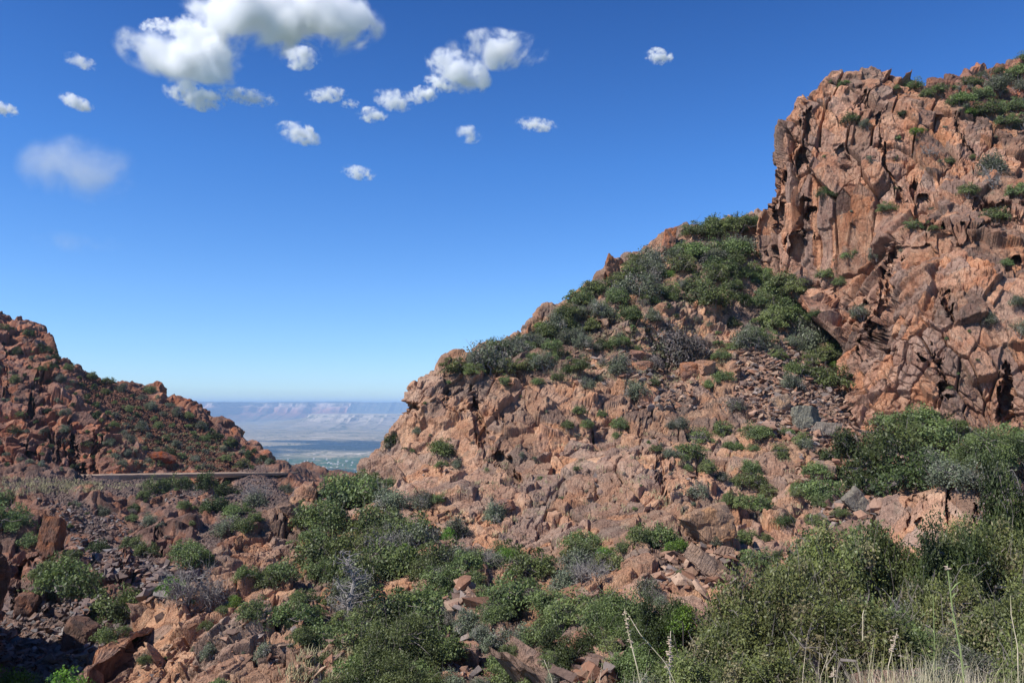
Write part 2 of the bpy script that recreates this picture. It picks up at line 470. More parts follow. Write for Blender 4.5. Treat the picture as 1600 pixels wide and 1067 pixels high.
# the hill in the middle, running down to the near ridge on the left
patch('rocky_hill',
  [((240, 1150), (112, 1120)), ((260, 1150), (150, 1045)), ((290, 1150), (196, 968)), ((320, 1150), (246, 886)), ((350, 1150), (292, 874)),
   ((380, 1150), (352, 856)), ((430, 1150), (400, 803)), ((510, 1150), (480, 770)), ((600, 1150), (562, 738)), ((660, 1150), (604, 690)),
   ((700, 1150), (638, 655)), ((725, 1150), (636, 606)), ((760, 1150), (690, 570)), ((850, 1150), (800, 536)), ((900, 1150), (860, 494)),
   ((980, 1150), (942, 432)), ((1005, 1150), (966, 405)), ((1070, 1150), (1046, 360)), ((1130, 1150), (1120, 345)), ((1200, 1150), (1190, 335)),
   ((1860, 1150), (1860, 330))],
  [(100, 1150, 40), (400, 1150, 35), (700, 1150, 31), (1000, 1150, 29), (1300, 1150, 31), (1650, 1150, 34),
   (150, 1045, 50), (200, 965, 55), (245, 885, 59), (292, 875, 61), (400, 950, 50), (400, 803, 73), (480, 768, 80), (560, 738, 88), (500, 900, 60),
   (600, 690, 92), (640, 650, 92), (634, 600, 93), (690, 567, 97), (800, 530, 110), (860, 490, 120), (945, 430, 132), (1050, 352, 150), (1190, 330, 155),
   (650, 780, 76), (700, 700, 86), (800, 650, 90), (900, 600, 97), (1000, 700, 80), (900, 760, 76), (1000, 600, 100), (1050, 570, 110), (900, 560, 106),
   (1000, 500, 116), (1130, 500, 122), (1100, 420, 135), (800, 850, 62), (700, 950, 48), (900, 950, 46), (1050, 830, 62), (1050, 950, 44),
   (1180, 800, 68), (1150, 700, 84), (1250, 720, 80), (1250, 640, 95), (1200, 560, 112), (1300, 620, 105), (1200, 450, 135),
   (1400, 640, 114), (1400, 400, 168), (1650, 640, 117), (1650, 400, 168), (1400, 760, 75), (1650, 760, 76), (1300, 880, 55), (1650, 900, 50), (1300, 400, 168), (1650, 330, 178)],
  M_mid, step_px=1.2, rows=1.7, macro=1.5, macro_len=11, calm=[(225, 965, 34, 110, 30, 0.95), (960, 810, 60, 34, -25), (860, 620, 50, 24, 0), (1080, 650, 36, 20, 20, 0.5), (930, 740, 40, 24, 0, 0.4)], lv=LV_MID, joint_rot=ROT_MID, seed=3,
  screes=[(1235, 600, 95, 42, 42), (1300, 655, 70, 26, 20), (1190, 520, 60, 22, 60), (1010, 585, 60, 16, 45), (930, 980, 60, 60, 0), (560, 1020, 80, 70, 0),
          (860, 540, 90, 16, -10), (1060, 470, 60, 16, -10), (1330, 780, 60, 40, 0), (740, 900, 30, 60, 0), (1060, 880, 50, 36, 20)],
  carve=[([(742, 640, 12), (765, 700, 10), (790, 720, 10), (812, 760, 6)], 2.6), ([(640, 640, 16), (662, 655, 10)], 2.0), ([(1030, 690, 9), (1032, 760, 9), (1050, 790, 5)], 2.0),
         ([(1020, 640, 6), (1000, 690, 6)], 1.2), ([(735, 640, 30), (700, 640, 14)], 1.0), ([(680, 800, 10), (740, 818, 8)], 0.8),
         ([(900, 505, 5), (1150, 555, 7)], -2.0), ([(640, 640, 5), (800, 660, 5)], 0.8), ([(1085, 850, 12), (1140, 900, 8)], 1.8)])

# the tall cliff on the right
patch('cliff',
  [((1400, 790), (1334, 650)), ((1500, 790), (1308, 520)), ((1600, 790), (1205, 432)), ((1860, 790), (1180, 385)), ((1860, 710), (1184, 335)),
   ((1860, 630), (1208, 268)), ((1860, 550), (1220, 206)), ((1860, 470), (1254, 166)), ((1860, 430), (1286, 124)), ((1860, 370), (1350, 100)),
   ((1860, 310), (1424, 138)), ((1860, 270), (1505, 172)), ((1870, 250), (1860, 215))],
  [(1330, 640, 102), (1180, 400, 141), (1178, 340, 142), (1208, 190, 142), (1268, 106, 143), (1350, 100, 142), (1420, 135, 139), (1500, 165, 133), (1650, 190, 126),
   (1240, 300, 133), (1300, 300, 128), (1300, 450, 124), (1400, 200, 130), (1400, 300, 121), (1380, 400, 117), (1330, 560, 111), (1400, 500, 104), (1450, 400, 107),
   (1450, 600, 97), (1550, 500, 97), (1550, 350, 107), (1550, 250, 118), (1650, 300, 110), (1650, 450, 98), (1650, 650, 88), (1550, 650, 92), (1400, 760, 88), (1650, 790, 84), (1500, 760, 87), (1250, 400, 132)],
  M_cliff, step_px=1.1, rows=1.35, macro=1.8, macro_len=16, lv=LV_CLIFF, joint_rot=rot('Y', -4) @ rot('X', 6) @ rot('Z', 25), seed=11,
  carve=[([(1262, 170, 7), (1252, 230, 12), (1245, 262, 6)], 6), ([(1375, 545, 6), (1420, 568, 16), (1455, 570, 5)], 6), ([(1400, 380, 7), (1392, 440, 10), (1378, 480, 10), (1340, 560, 8)], 4.5),
         ([(1465, 560, 10), (1475, 620, 14)], 5), ([(1570, 570, 9), (1575, 650, 12)], 5), ([(1435, 290, 8), (1432, 330, 12), (1460, 350, 8)], 5), ([(1340, 150, 6), (1345, 180, 6)], 3),
         ([(1200, 300, 7), (1190, 370, 14), (1205, 400, 8)], 4), ([(1235, 385, 14), (1250, 350, 10), (1262, 320, 6)], 4), ([(1215, 240, 5), (1205, 290, 5)], 3), ([(1575, 420, 7), (1590, 400, 8)], 4),
         ([(1500, 210, 6), (1515, 260, 6)], 3), ([(1375, 180, 6), (1380, 260, 6), (1410, 300, 5)], 3), ([(1310, 230, 8), (1330, 260, 5)], 2.5), ([(1400, 380, 14), (1600, 330, 12)], -2.2),
         ([(1480, 460, 9), (1488, 500, 5)], 3), ([(1530, 310, 8), (1600, 330, 8)], 3), ([(1340, 500, 14), (1360, 480, 10)], 3)])

# red ridge behind the cliff
patch('back_ridge',
  [((1330, 300), (1380, 150)), ((1440, 300), (1440, 138)), ((1500, 300), (1500, 118)), ((1550, 300), (1552, 98)), ((1860, 300), (1860, 60))],
  [(1380, 150, 172), (1500, 118, 182), (1600, 92, 186), (1670, 80, 190), (1400, 300, 140), (1670, 300, 140), (1530, 200, 160)],
  M_left, step_px=2, macro=2.0, macro_len=16, lv=LV_CLIFF[:3], joint_rot=rot('Y', -10), seed=23, screes=[(1480, 170, 70, 30, 15), (1590, 190, 60, 30, 20)])

# hillside beyond the road on the left
patch('red_hillside',
  [((-330, 785), (-330, 300)), ((-180, 785), (-180, 380)), ((-60, 785), (-60, 462)), ((0, 785), (0, 488)), ((45, 785), (48, 508)), ((75, 785), (78, 545)), ((125, 785), (130, 580)), ((165, 785), (168, 594)),
   ((240, 785), (243, 600)), ((262, 785), (264, 618)), ((320, 785), (322, 648)), ((395, 785), (400, 692)), ((425, 785), (432, 716)), ((436, 785), (444, 742))],
  [(-330, 300, 320), (-180, 380, 310), (-330, 790, 185), (-330, 600, 225), (-60, 470, 300), (0, 484, 300), (75, 540, 285), (165, 600, 285), (240, 603, 292), (320, 655, 285), (400, 700, 268), (440, 740, 246), (-60, 755, 196), (100, 752, 206),
   (250, 750, 217), (436, 746, 240), (0, 600, 236), (60, 680, 218), (110, 640, 232), (150, 690, 222), (160, 650, 240), (250, 680, 250), (350, 715, 248)],
  M_left, step_px=1.15, rows=1.5, macro=4.0, macro_len=26, lv=LV_LEFT, joint_rot=rot('Y', 8) @ rot('X', 5), seed=31, detail=2.0,
  screes=[(265, 680, 150, 44, 30), (190, 640, 40, 18, 45), (370, 720, 60, 14, 20)],
  carve=[([(42, 700, 12), (48, 752, 10)], 9), ([(112, 670, 10), (122, 750, 14)], 9), ([(150, 690, 9), (146, 750, 8)], 6), ([(85, 680, 7), (90, 740, 7)], 4), ([(0, 560, 6), (10, 620, 5)], 5), ([(60, 590, 5), (50, 640, 5)], 5)])

# slope below the road, down into the gorge
patch('gorge_slope',
  [((-330, 1150), (-330, 752)), ((-60, 1150), (-60, 750)), ((100, 1150), (100, 747)), ((250, 1150), (250, 744)), ((430, 1150), (430, 742)), ((470, 1150), (470, 739)), ((520, 1150), (515, 748)), ((640, 1150), (640, 760))],
  [(-330, 752, 165), (-330, 1150, 62), (-60, 750, 176), (100, 747, 186), (250, 744, 199), (430, 741, 224), (560, 748, 240), (640, 760, 240), (-60, 1150, 66), (300, 1150, 66), (560, 1150, 60), (0, 850, 110), (100, 850, 115), (200, 830, 135),
   (300, 800, 158), (150, 930, 95), (50, 960, 90), (200, 960, 90), (400, 800, 158), (100, 780, 158), (300, 870, 116), (560, 850, 120), (20, 770, 160), (80, 830, 122)],
  M_gorge, step_px=1.5, macro=3.6, macro_len=17, lv=(((5, 5, 7), 1.2, 1.0, 0.06), ((2.2, 2.2, 2.6), 0.5, 0.4, 0.09), ((0.9, 0.9, 1.0), 0.2, 0.15, 0.12)), joint_rot=rot('Y', 20), seed=43, slope_in=0.02, wrap_len=34,
  screes=[(120, 1010, 110, 50, 10), (60, 950, 70, 30, 20), (120, 800, 80, 16, 38), (215, 880, 60, 22, 35), (250, 765, 170, 20, 3), (400, 790, 60, 50, 0), (330, 840, 20, 50, 40), (60, 765, 60, 12, 0)],
  carve=[([(35, 880, 22), (45, 940, 22)], 8), ([(55, 870, 10), (80, 900, 10)], 4), ([(130, 755, 18), (150, 770, 10)], 5), ([(250, 850, 10), (240, 880, 8)], 4), ([(140, 960, 8), (150, 1000, 9)], 6),
         ([(60, 930, 26), (45, 900, 14)], -4), ([(130, 960, 14), (110, 990, 14)], -4), ([(180, 900, 14), (165, 880, 14)], -4), ([(75, 840, 12), (85, 870, 14)], -4)])

# dark crag at the left edge
patch('crag',
  [((-420, 1150), (-420, 740)), ((-200, 1150), (-200, 790)), ((-150, 1150), (-80, 800)), ((-110, 1150), (-30, 825)), ((-95, 1150), (-2, 856)), ((-90, 1150), (6, 900)), ((-85, 1150), (4, 950)), ((-80, 1150), (-14, 1000)), ((-78, 1150), (-34, 1060))],
  [(-420, 740, 36), (-420, 1150, 32), (-200, 770, 46), (-200, 1150, 40), (-80, 780, 52), (-110, 1150, 48), (-30, 815, 60), (6, 900, 78), (-14, 1000, 74), (-78, 1150, 66), (-50, 950, 58)],
  M_gorge, step_px=1.6, macro=0.6, macro_len=6, lv=LV_CLIFF[1:], seed=51, wrap_len=12)

# ledge of pale rock above the near bushes
patch('rock_ledge',
  [((1340, 930), (1362, 800)), ((1370, 930), (1374, 778)), ((1425, 930), (1425, 764)), ((1480, 930), (1482, 768)), ((1505, 930), (1503, 752)), ((1545, 930), (1545, 742)), ((1820, 930), (1820, 725))],
  [(1362, 800, 47), (1425, 764, 46), (1500, 755, 45), (1545, 742, 45), (1680, 735, 44), (1340, 930, 42), (1500, 930, 39), (1680, 930, 38), (1500, 830, 42.5)],
  M_mid, step_px=1.6, macro=0.7, macro_len=5, lv=(((3.2, 3, 4.5), 0.45, 0.5, 0.05), ((1.2, 1.2, 1.6), 0.14, 0.15, 0.08), ((0.5, 0.5, 0.4), 0.05, 0.05, 0.1)), seed=61, wrap_len=14, calm=[(1450, 810, 90, 60, 0)],
  carve=[([(1488, 765, 4), (1484, 830, 4)], 1.2), ([(1430, 790, 26), (1420, 820, 16)], 0.8), ([(1530, 770, 12), (1535, 840, 12)], 1.0)])

# near bank running down from the roadside
patch('near_bank',
  [((300, 1400), (500, 1260)), ((700, 1300), (900, 1180)), ((860, 1300), (1010, 1100)), ((1050, 1300), (1150, 1010)), ((1250, 1300), (1300, 955)), ((1450, 1300), (1420, 925)), ((1980, 1300), (1980, 870))],
  [(500, 1260, 12), (300, 1400, 3.0), (1980, 870, 31), (1980, 1300, 3.4), (900, 1180, 17), (1010, 1100, 21), (1150, 1010, 26), (1300, 955, 30), (1420, 925, 32), (1700, 895, 31), (500, 1300, 3.5), (700, 1300, 3.4), (1000, 1300, 3.4), (1400, 1300, 3.4), (1700, 1300, 3.4),
   (1000, 1180, 8), (1400, 1080, 9), (1700, 1070, 8.5), (1200, 1110, 11), (1400, 990, 20), (1650, 970, 19)],
  M_mid, step_px=3, macro=0.35, macro_len=5, lv=(((1.5, 1.5, 1), 0.10, 0.1, 0.1), ((0.5, 0.5, 0.3), 0.05, 0.05, 0.1)), seed=71, wrap_len=10, detail=0.5, screes=[(1200, 1100, 900, 400, 0)])
bpy.context.view_layer.update()
HAZE = 4.4e-5; CLOUD_DEN = 0.07; CLOUD_G = -0.3
# ------------------------------------------------------------------ road along the foot of the red hillside
def strip(name, pts, half, top, bottom, mat, jitter=0.0):
    """solid band along a 3-D line: half = half width across, top/bottom = heights above the line"""
    P = np.array(pts); n = len(P)
    T_ = np.gradient(P, axis=0); S = np.stack([T_[:, 1], -T_[:, 0], 0 * T_[:, 0]], -1); S /= np.linalg.norm(S, axis=-1, keepdims=True)
    up = np.array([0, 0, 1.0]); rows = []
    j = jitter * rng.normal(size=(n, 1))
    for sx, z in ((-half, bottom), (-half, top), (half, top), (half, bottom)):
        rows.append(P + S * sx + up * (z + (j if z == top else 0)))
    V = np.stack(rows, 1).reshape(-1, 3); F = []
    for i in range(n - 1):
        for k in range(4):
            F.append((i * 4 + k, i * 4 + (k + 1) % 4, i * 4 + 4 + (k + 1) % 4, i * 4 + 4 + k))
    F += [(0, 1, 2, 3), ((n - 1) * 4 + 3, (n - 1) * 4 + 2, (n - 1) * 4 + 1, (n - 1) * 4)]
    return mesh_np(name, V, F, mat)
T = NT('asphalt'); co = T.coord()
T.surface(T.mix(T.noise(co, 0.8, 5), (0.26, 0.18, 0.13), (0.36, 0.26, 0.18)), 0.9); M_road = T.m
T = NT('wall_stone'); co = T.coord()
vc = T.voro(co, 1.6, 'F1', 'Color')
T.surface(T.mix(T.step(T.noise(co, 3.0, 5), 0.3, 0.7), (0.46, 0.31, 0.21), (0.60, 0.44, 0.30)), 0.9, T.bump(T.noise(co, 4, 5), 0.8, 0.2)); M_wall = T.m
road_px = [(-330, 750.5, 172), (-80, 748.5, 182), (20, 747, 186), (100, 745, 189), (180, 743.5, 195), (250, 742, 202), (340, 740.5, 213), (420, 739.5, 226), (445, 739, 232)]
rp = np.array([unproject(*p) for p in road_px]); tt = np.linspace(0, len(rp) - 1, 60)
rp = np.stack([np.interp(tt, range(len(rp)), rp[:, k]) for k in range(3)], -1)
tag(strip('road', rp + np.array([0, 3.9, 0.0]), 3.4, 0.0, -0.6, M_road), kind='structure')
tag(strip('stone_wall', rp, 0.3, 0.25, -0.9, M_wall, 0.05), 'low pale stone wall edging the road at the foot of the red hillside', 'wall')

# ------------------------------------------------------------------ far valley, mesa, air
def terrain_grid(name, xs, ys, zf, mat):
    X, Y = np.meshgrid(xs, ys)
    V = np.stack([X, Y, zf(X, Y)], -1).reshape(-1, 3)
    idx = np.arange(X.size).reshape(X.shape)
    F = np.stack([idx[:-1, :-1], idx[:-1, 1:], idx[1:, 1:], idx[1:, :-1]], -1).reshape(-1, 4)
    return tag(mesh_np(name, V, F, mat, smooth=True), kind='structure')
VZ = -550.0
T = NT('valley_floor'); co = T.coord()
s1 = T.noise(T.mapping(co, (0.00016, 0.0009, 1)), 1.0, 6, 0.6)
s2 = T.noise(T.mapping(co, (0.0012, 0.006, 1)), 1.0, 6, 0.65)
s3 = T.noise(T.mapping(co, (0.00045, 0.002, 1), (0, 0, 0.2)), 1.0, 6, 0.6)
col = T.mix(T.step(s1, 0.40, 0.58), (0.10, 0.10, 0.055), (0.42, 0.33, 0.22))
col = T.mix(T.step(s3, 0.55, 0.64), col, (0.62, 0.52, 0.40))
col = T.mix(T.step(s2, 0.50, 0.66), col, (0.07, 0.085, 0.05))
sx = T.node('SeparateXYZ'); T.l.new(co, sx.inputs[0])
green = T.math('MULTIPLY', T.step(sx.outputs[1], 9300, 8300), T.step(s2, 0.34, 0.5))
col = T.mix(green, col, (0.035, 0.085, 0.03))
T.surface(col, 1.0, None, 0.0); M_val = T.m
xs = np.concatenate([np.linspace(-60000, -9000, 60), np.linspace(-8900, 3000, 240), np.linspace(3200, 60000, 60)])
ys = np.concatenate([np.linspace(-2000, 5000, 10), np.geomspace(5200, 60000, 260)])
def vz(X, Y):
    p = np.stack([X / 2600, Y / 2600, X * 0], -1)
    h = np.maximum(fbm(p, 3, 5), 0) * 150 * smoothstep(14000, 19000, Y) + 12 * fbm(p * 4, 8, 3)
    return VZ + h
terrain_grid('ground', xs, ys, vz, M_val)

def mesa(name, x0, x1, y0, depth, top_z, seed, mat, cliff=0.45, rough=1.0):
    """tableland seen end on: talus foot, cliff band, flat top"""
    xs = np.arange(x0, x1, 75.0); ts = np.linspace(0, 1, 70)
    X, Tt = np.meshgrid(xs, ts)
    n1 = fbm(np.stack([X / 2600, X * 0, X * 0], -1), seed, 5) * 1700 * rough + np.abs(fbm(np.stack([X / 700, X * 0, X * 0 + 3], -1), seed + 9, 4)) * 800 * rough
    Y = y0 + n1 + Tt * depth
    f = np.interp(Tt, [0, 0.25, 0.36, 0.42, 0.50, 0.53, 0.8, 1.0], [0, 0.30, 0.42, 0.72, 0.80, 0.98, 1.0, 1.0])
    Z = VZ + (top_z - VZ) * f * (1 + 0.05 * fbm(np.stack([X / 3000, X * 0 + 7, X * 0], -1), seed + 4, 4))
    Z = Z + 35 * rough * fbm(np.stack([X / 450, Y / 450, X * 0], -1), seed + 2, 4) * np.sin(np.pi * np.clip(Tt * 1.3, 0, 1))
    V = np.stack([X, Y, Z], -1).reshape(-1, 3)
    idx = np.arange(X.size).reshape(X.shape)
    F = np.stack([idx[:-1, :-1], idx[:-1, 1:], idx[1:, 1:], idx[1:, :-1]], -1).reshape(-1, 4)
    return tag(mesh_np(name, V, F, mat), kind='structure')
def mesa_mat(name, bands, spots):
    T = NT(name); co = T.coord()
    sx = T.node('SeparateXYZ'); T.l.new(co, sx.inputs[0])
    n = T.noise(T.mapping(co, (0.0006, 0.0006, 0.004)), 1.0, 5, 0.6)
    h = T.math('ADD', T.math('MULTIPLY', T.math('ADD', sx.outputs[2], 550), 1 / 700.0), T.math('MULTIPLY', T.math('SUBTRACT', n, 0.5), 0.35))
    col = T.ramp(h, bands)
    col = T.mix(T.step(T.noise(T.mapping(co, (0.003, 0.003, 0.012)), 1.0, 5, 0.7), 0.50, 0.62), col, spots)
    T.surface(col, 1.0, None, 0.0); return T.m
M_mesa = mesa_mat('mesa_rock', [(0.0, (0.18, 0.14, 0.08)), (0.3, (0.30, 0.13, 0.08)), (0.5, (0.42, 0.20, 0.14)), (0.66, (0.55, 0.36, 0.28)), (0.80, (0.58, 0.46, 0.37)), (0.9, (0.10, 0.11, 0.06))], (0.16, 0.13, 0.08))
M_plat = mesa_mat('forest_plateau', [(0.0, (0.14, 0.13, 0.07)), (0.6, (0.09, 0.10, 0.06)), (1.0, (0.06, 0.08, 0.05))], (0.20, 0.16, 0.10))
M_low = mesa_mat('pale_hills', [(0.0, (0.30, 0.24, 0.16)), (0.25, (0.45, 0.37, 0.28)), (0.6, (0.5, 0.44, 0.34)), (1.0, (0.4, 0.35, 0.28))], (0.11, 0.11, 0.06))
mesa('red_mesa', -26000, -5600, 25000, 5200, 75, 5, M_mesa)
mesa('plateau', -34000, 26000, 34000, 6000, 110, 15, M_plat, rough=1.0)
mesa('low_hills', -5200, 6000, 18000, 4200, -250, 25, M_low, rough=0.8)

# ---- pale houses of the town far down in the valley (a grain at this distance)
hv, hf = [], []
for i in range(150):
    y = rng.uniform(6300, 8500); x = rng.uniform(-0.36, -0.12) * y
    w, d_, h_ = rng.uniform(7, 22), rng.uniform(7, 16), rng.uniform(4, 7)
    b = len(hv)
    for dz in (0, h_):
        for sx_, sy_ in ((-1, -1), (1, -1), (1, 1), (-1, 1)): hv.append((x + sx_ * w / 2, y + sy_ * d_ / 2, VZ - 8 + dz * 3))
    hv += [(x - w / 2, y, VZ - 8 + h_ * 3 + 3), (x + w / 2, y, VZ - 8 + h_ * 3 + 3)]
    hf += [(b, b + 1, b + 5, b + 4), (b + 1, b + 2, b + 6, b + 5), (b + 2, b + 3, b + 7, b + 6), (b + 3, b, b + 4, b + 7), (b + 4, b + 5, b + 9, b + 8), (b + 6, b + 7, b + 8, b + 9)]
T = NT('house_paint'); T.surface((0.55, 0.50, 0.45), 0.8); M_house = T.m
tag(mesh_np('distant_town', hv, hf, M_house), kind='stuff')

# ---- haze
def box(name, lo, hi):
    V = [(x, y, z) for z in (lo[2], hi[2]) for y in (lo[1], hi[1]) for x in (lo[0], hi[0])]
    F = [(0, 2, 3, 1), (4, 5, 7, 6), (0, 1, 5, 4), (2, 6, 7, 3), (0, 4, 6, 2), (1, 3, 7, 5)]
    return V, F
T = NT('haze_air')
pv = T.n.new('ShaderNodeVolumePrincipled')
pv.inputs['Color'].default_value = (0.47, 0.70, 1.0, 1); pv.inputs['Density'].default_value = HAZE
pv.inputs['Anisotropy'].default_value = 0.0
T.l.new(pv.outputs[0], T.out.inputs['Volume'])
V, F = box('haze', (-62000, -2500, VZ - 60), (62000, 62000, 190))
tag(mesh_np('haze', V, F, T.m), kind='stuff')

# ------------------------------------------------------------------ clouds
T = NT('cloud_vapour'); T.n.remove(T.n['Principled BSDF']) if 'Principled BSDF' in T.n else None
co = T.coord('Object')
ln = T.node('VectorMath', operation='LENGTH'); T.l.new(co, ln.inputs[0])
geo = T.n.new('ShaderNodeNewGeometry')
oi = T.n.new('ShaderNodeObjectInfo')
fq = T.node('Attribute', attribute_name='freq', attribute_type='OBJECT')
sc_ = T.node('VectorMath', operation='SCALE'); T.l.new(geo.outputs['Position'], sc_.inputs[0]); T.l.new(fq.outputs['Fac'], sc_.inputs['Scale'])
n1 = T.noise(sc_.outputs[0], 1.0, 7, 0.62, 0.3)
soft = T.node('Attribute', attribute_name='soft', attribute_type='OBJECT')
f = T.math('SUBTRACT', 1.0, T.math('MULTIPLY', ln.outputs['Value'], 1.0))
f = T.math('ADD', f, T.math('MULTIPLY', T.math('SUBTRACT', n1, 0.525), 4.2))
den = T.math('MULTIPLY', T.math('POWER', T.step(f, 0.0, 1.3), 1.4), soft.outputs['Fac'])
edge = T.step(ln.outputs['Value'], 1.0, 0.8)
den = T.math('MULTIPLY', den, edge)
vs = T.n.new('ShaderNodeVolumeScatter')
vs.inputs['Color'].default_value = (1, 1, 1, 1); vs.inputs['Anisotropy'].default_value = CLOUD_G
T.l.new(den, vs.inputs['Density']); T.l.new(vs.outputs[0], T.out.inputs['Volume'])
M_cloud = T.m
def icosphere(sub):
    import bmesh
    bm = bmesh.new(); bmesh.ops.create_icosphere(bm, subdivisions=sub, radius=1)
    V = np.array([v.co for v in bm.verts]); F = np.array([[v.index for v in f.verts] for f in bm.faces]); bm.free()
    return V, F
IV, IF = icosphere(4)
cloud_me = mesh_np('cloud', IV, IF, M_cloud, smooth=True); cme = cloud_me.data; bpy.data.objects.remove(cloud_me)
CD = 6000.0
CLOUDS = [  # x, y, half width, half height (px), tilt, density, label
 (430, 26, 185, 68, 5, 1, 'largest white cloud, cut by the top edge of the sky'),
 (292, 92, 128, 48, 14, 1, 'second largest cloud, long and white, below the biggest one'),
 (312, 62, 52, 34, 20, 1, 'ragged white cloud joining the two largest clouds'),
 (303, 151, 48, 20, 14, 1, 'small bright cloud just below the second largest cloud'),
 (782, 78, 92, 34, 3, 1, 'wide flat white cloud, biggest of the middle row'),
 (716, 112, 54, 30, 24, 1, 'plump white cloud at the lower left of the wide flat one'),
 (686, 131, 27, 13, 12, 1, 'little white puff, third up the diagonal row of puffs'),
 (662, 148, 26, 14, -5, 1, 'round white puff, second up the diagonal row of puffs'),
 (616, 157, 36, 17, 8, 0.7, 'thin broken cloud left of the diagonal row of puffs'),
 (581, 180, 26, 12, 4, 0.9, 'small white puff at the low end of the diagonal row'),
 (510, 148, 34, 11, -4, 0.7, 'small thin cloud below the right end of the largest cloud'),
 (546, 163, 18, 7, 0, 0.5, 'tiny faint scrap of cloud beside the thin broken cloud'),
 (468, 209, 38, 17, 12, 0.8, 'small two-part cloud alone in the blue above the middle'),
 (1029, 89, 24, 13, 8, 0.9, 'lone small cloud nearest to the cliff top'),
 (733, 210, 22, 15, 20, 0.5, 'faint ragged wisp under the wide flat cloud'),
 (838, 195, 34, 10, 6, 0.5, 'faint flat wisp right of the ragged wisp'),
 (560, 270, 30, 11, 10, 0.7, 'lowest small cloud of the middle sky'),
 (118, 160, 30, 12, 22, 0.7, 'small slanting cloud in the upper left sky'),
 (125, 97, 28, 12, 15, 0.35, 'faint scrap above the small slanting cloud'),
 (2, 170, 28, 12, 12, 0.8, 'small cloud cut by the left edge of the sky'),
 (470, 92, 34, 18, 0, 0.8, 'small torn cloud hanging below the largest cloud'),
 (247, 40, 30, 10, -10, 0.5, 'thin scrap left of the largest cloud'),
 (130, 268, 105, 56, 8, 0.05, 'large faint veil of cloud in the left sky'),
 (105, 380, 95, 22, 4, 0.012, 'very faint flat veil low in the left sky'),
 (385, 152, 50, 10, 6, 0.3, 'thin torn tail trailing right from the small bright cloud')]
for cx, cy, rx, ry, ang, dn, lab in CLOUDS:
    o = bpy.data.objects.new('cloud', cme); COL.objects.link(o)
    cd = CD if rx > 60 or cx < 450 or cx > 750 else 4300.0
    p = unproject(cx, cy, cd); k = cd / F_PX
    o.location = p
    shr = 0.9 if rx > 60 and dn == 1 else 1.0
    o.scale = (shr * rx * k * 1.12, rx * k * 0.45 if rx > 60 else rx * k * 0.8, shr * ry * k * 1.15)
    o.rotation_euler = (0, math.radians(ang), 0)
    o['soft'] = CLOUD_DEN * dn * (1.0 if rx > 60 else 1.6)
    o['freq'] = 1.0 / ((1.6 if rx > 60 else 1.0) * k * min(ry, 45)) if dn > 0.15 else 1.0 / (2 * k * ry)
    tag(o, lab, 'cloud', 'clouds in the blue sky')
# two high clouds outside the view, whose shadows lie on the valley floor
for gx, gy, sx_, sy_, lab in ((-2000, 10700, 2400, 2400, 'high cloud above the frame whose broad shadow darkens the far valley floor'), (-3300, 12700, 1500, 600, 'smaller high cloud whose narrow shadow lies behind the broad one')):
    o = bpy.data.objects.new('cloud', cme); COL.objects.link(o)
    h_ = 5200 - VZ; t_ = h_ / SUN_DIR.z
    o.location = (gx + SUN_DIR.x * t_, gy + SUN_DIR.y * t_, 5200); o.scale = (sx_, sy_, 350)
    o['soft'] = 0.06; o['freq'] = 0.0006
    tag(o, lab, 'cloud', 'high clouds over the valley')

# ------------------------------------------------------------------ plants
def leaf_mat(name, a, b, c, trans=0.25, dry=None):
    T = NT(name)
    oi = T.n.new('ShaderNodeObjectInfo'); co = T.coord()
    at = T.node('Attribute', attribute_name='lf'); sp = T.node('SeparateColor'); T.l.new(at.outputs['Color'], sp.inputs[0])
    col = T.mix(sp.outputs[0], a, b)
    col = T.mix(T.step(T.noise(co, 1.6, 4, 0.6), 0.42, 0.62), col, c)
    if dry: col = T.mix(T.math('MULTIPLY', T.step(sp.outputs[1], 0.80, 0.9), 0.8), col, dry)
    col = T.hsv(col, T.math('ADD', 0.485, T.math('MULTIPLY', oi.outputs['Random'], 0.03)), T.math('ADD', 0.85, T.math('MULTIPLY', sp.outputs[2], 0.3)),
                T.math('ADD', 0.75, T.math('MULTIPLY', oi.outputs['Random'], 0.5)))
    d = T.n.new('ShaderNodeBsdfDiffuse'); tr = T.n.new('ShaderNodeBsdfTranslucent'); gl = T.n.new('ShaderNodeBsdfGlossy')
    T.l.new(col, d.inputs[0]); T.l.new(col, tr.inputs[0]); gl.inputs['Roughness'].default_value = 0.45
    m1 = T.n.new('ShaderNodeMixShader'); m1.inputs[0].default_value = trans; T.l.new(d.outputs[0], m1.inputs[1]); T.l.new(tr.outputs[0], m1.inputs[2])
    m2 = T.n.new('ShaderNodeMixShader'); m2.inputs[0].default_value = 0.02; T.l.new(m1.outputs[0], m2.inputs[1]); T.l.new(gl.outputs[0], m2.inputs[2])
    T.l.new(m2.outputs[0], T.out.inputs['Surface'])
    return T.m
def wood_mat(name, a, b):
    T = NT(name); co = T.coord()
    T.surface(T.mix(T.noise(T.mapping(co, (1, 1, 0.2)), 9, 4), a, b), 0.95, None, 0.1); return T.m
M_bark = wood_mat('bark', (0.13, 0.105, 0.09), (0.24, 0.21, 0.19))
M_dead = wood_mat('dead_wood', (0.20, 0.175, 0.155), (0.33, 0.30, 0.275))
L_green = leaf_mat('oak_leaves', (0.140, 0.180, 0.062), (0.195, 0.240, 0.085), (0.100, 0.130, 0.052))
L_yellow_oak = leaf_mat('yellow_oak_leaves', (0.165, 0.195, 0.065), (0.225, 0.255, 0.09), (0.125, 0.150, 0.058))
L_dark = leaf_mat('evergreen_leaves', (0.056, 0.078, 0.026), (0.086, 0.112, 0.036), (0.037, 0.052, 0.022), 0.12)
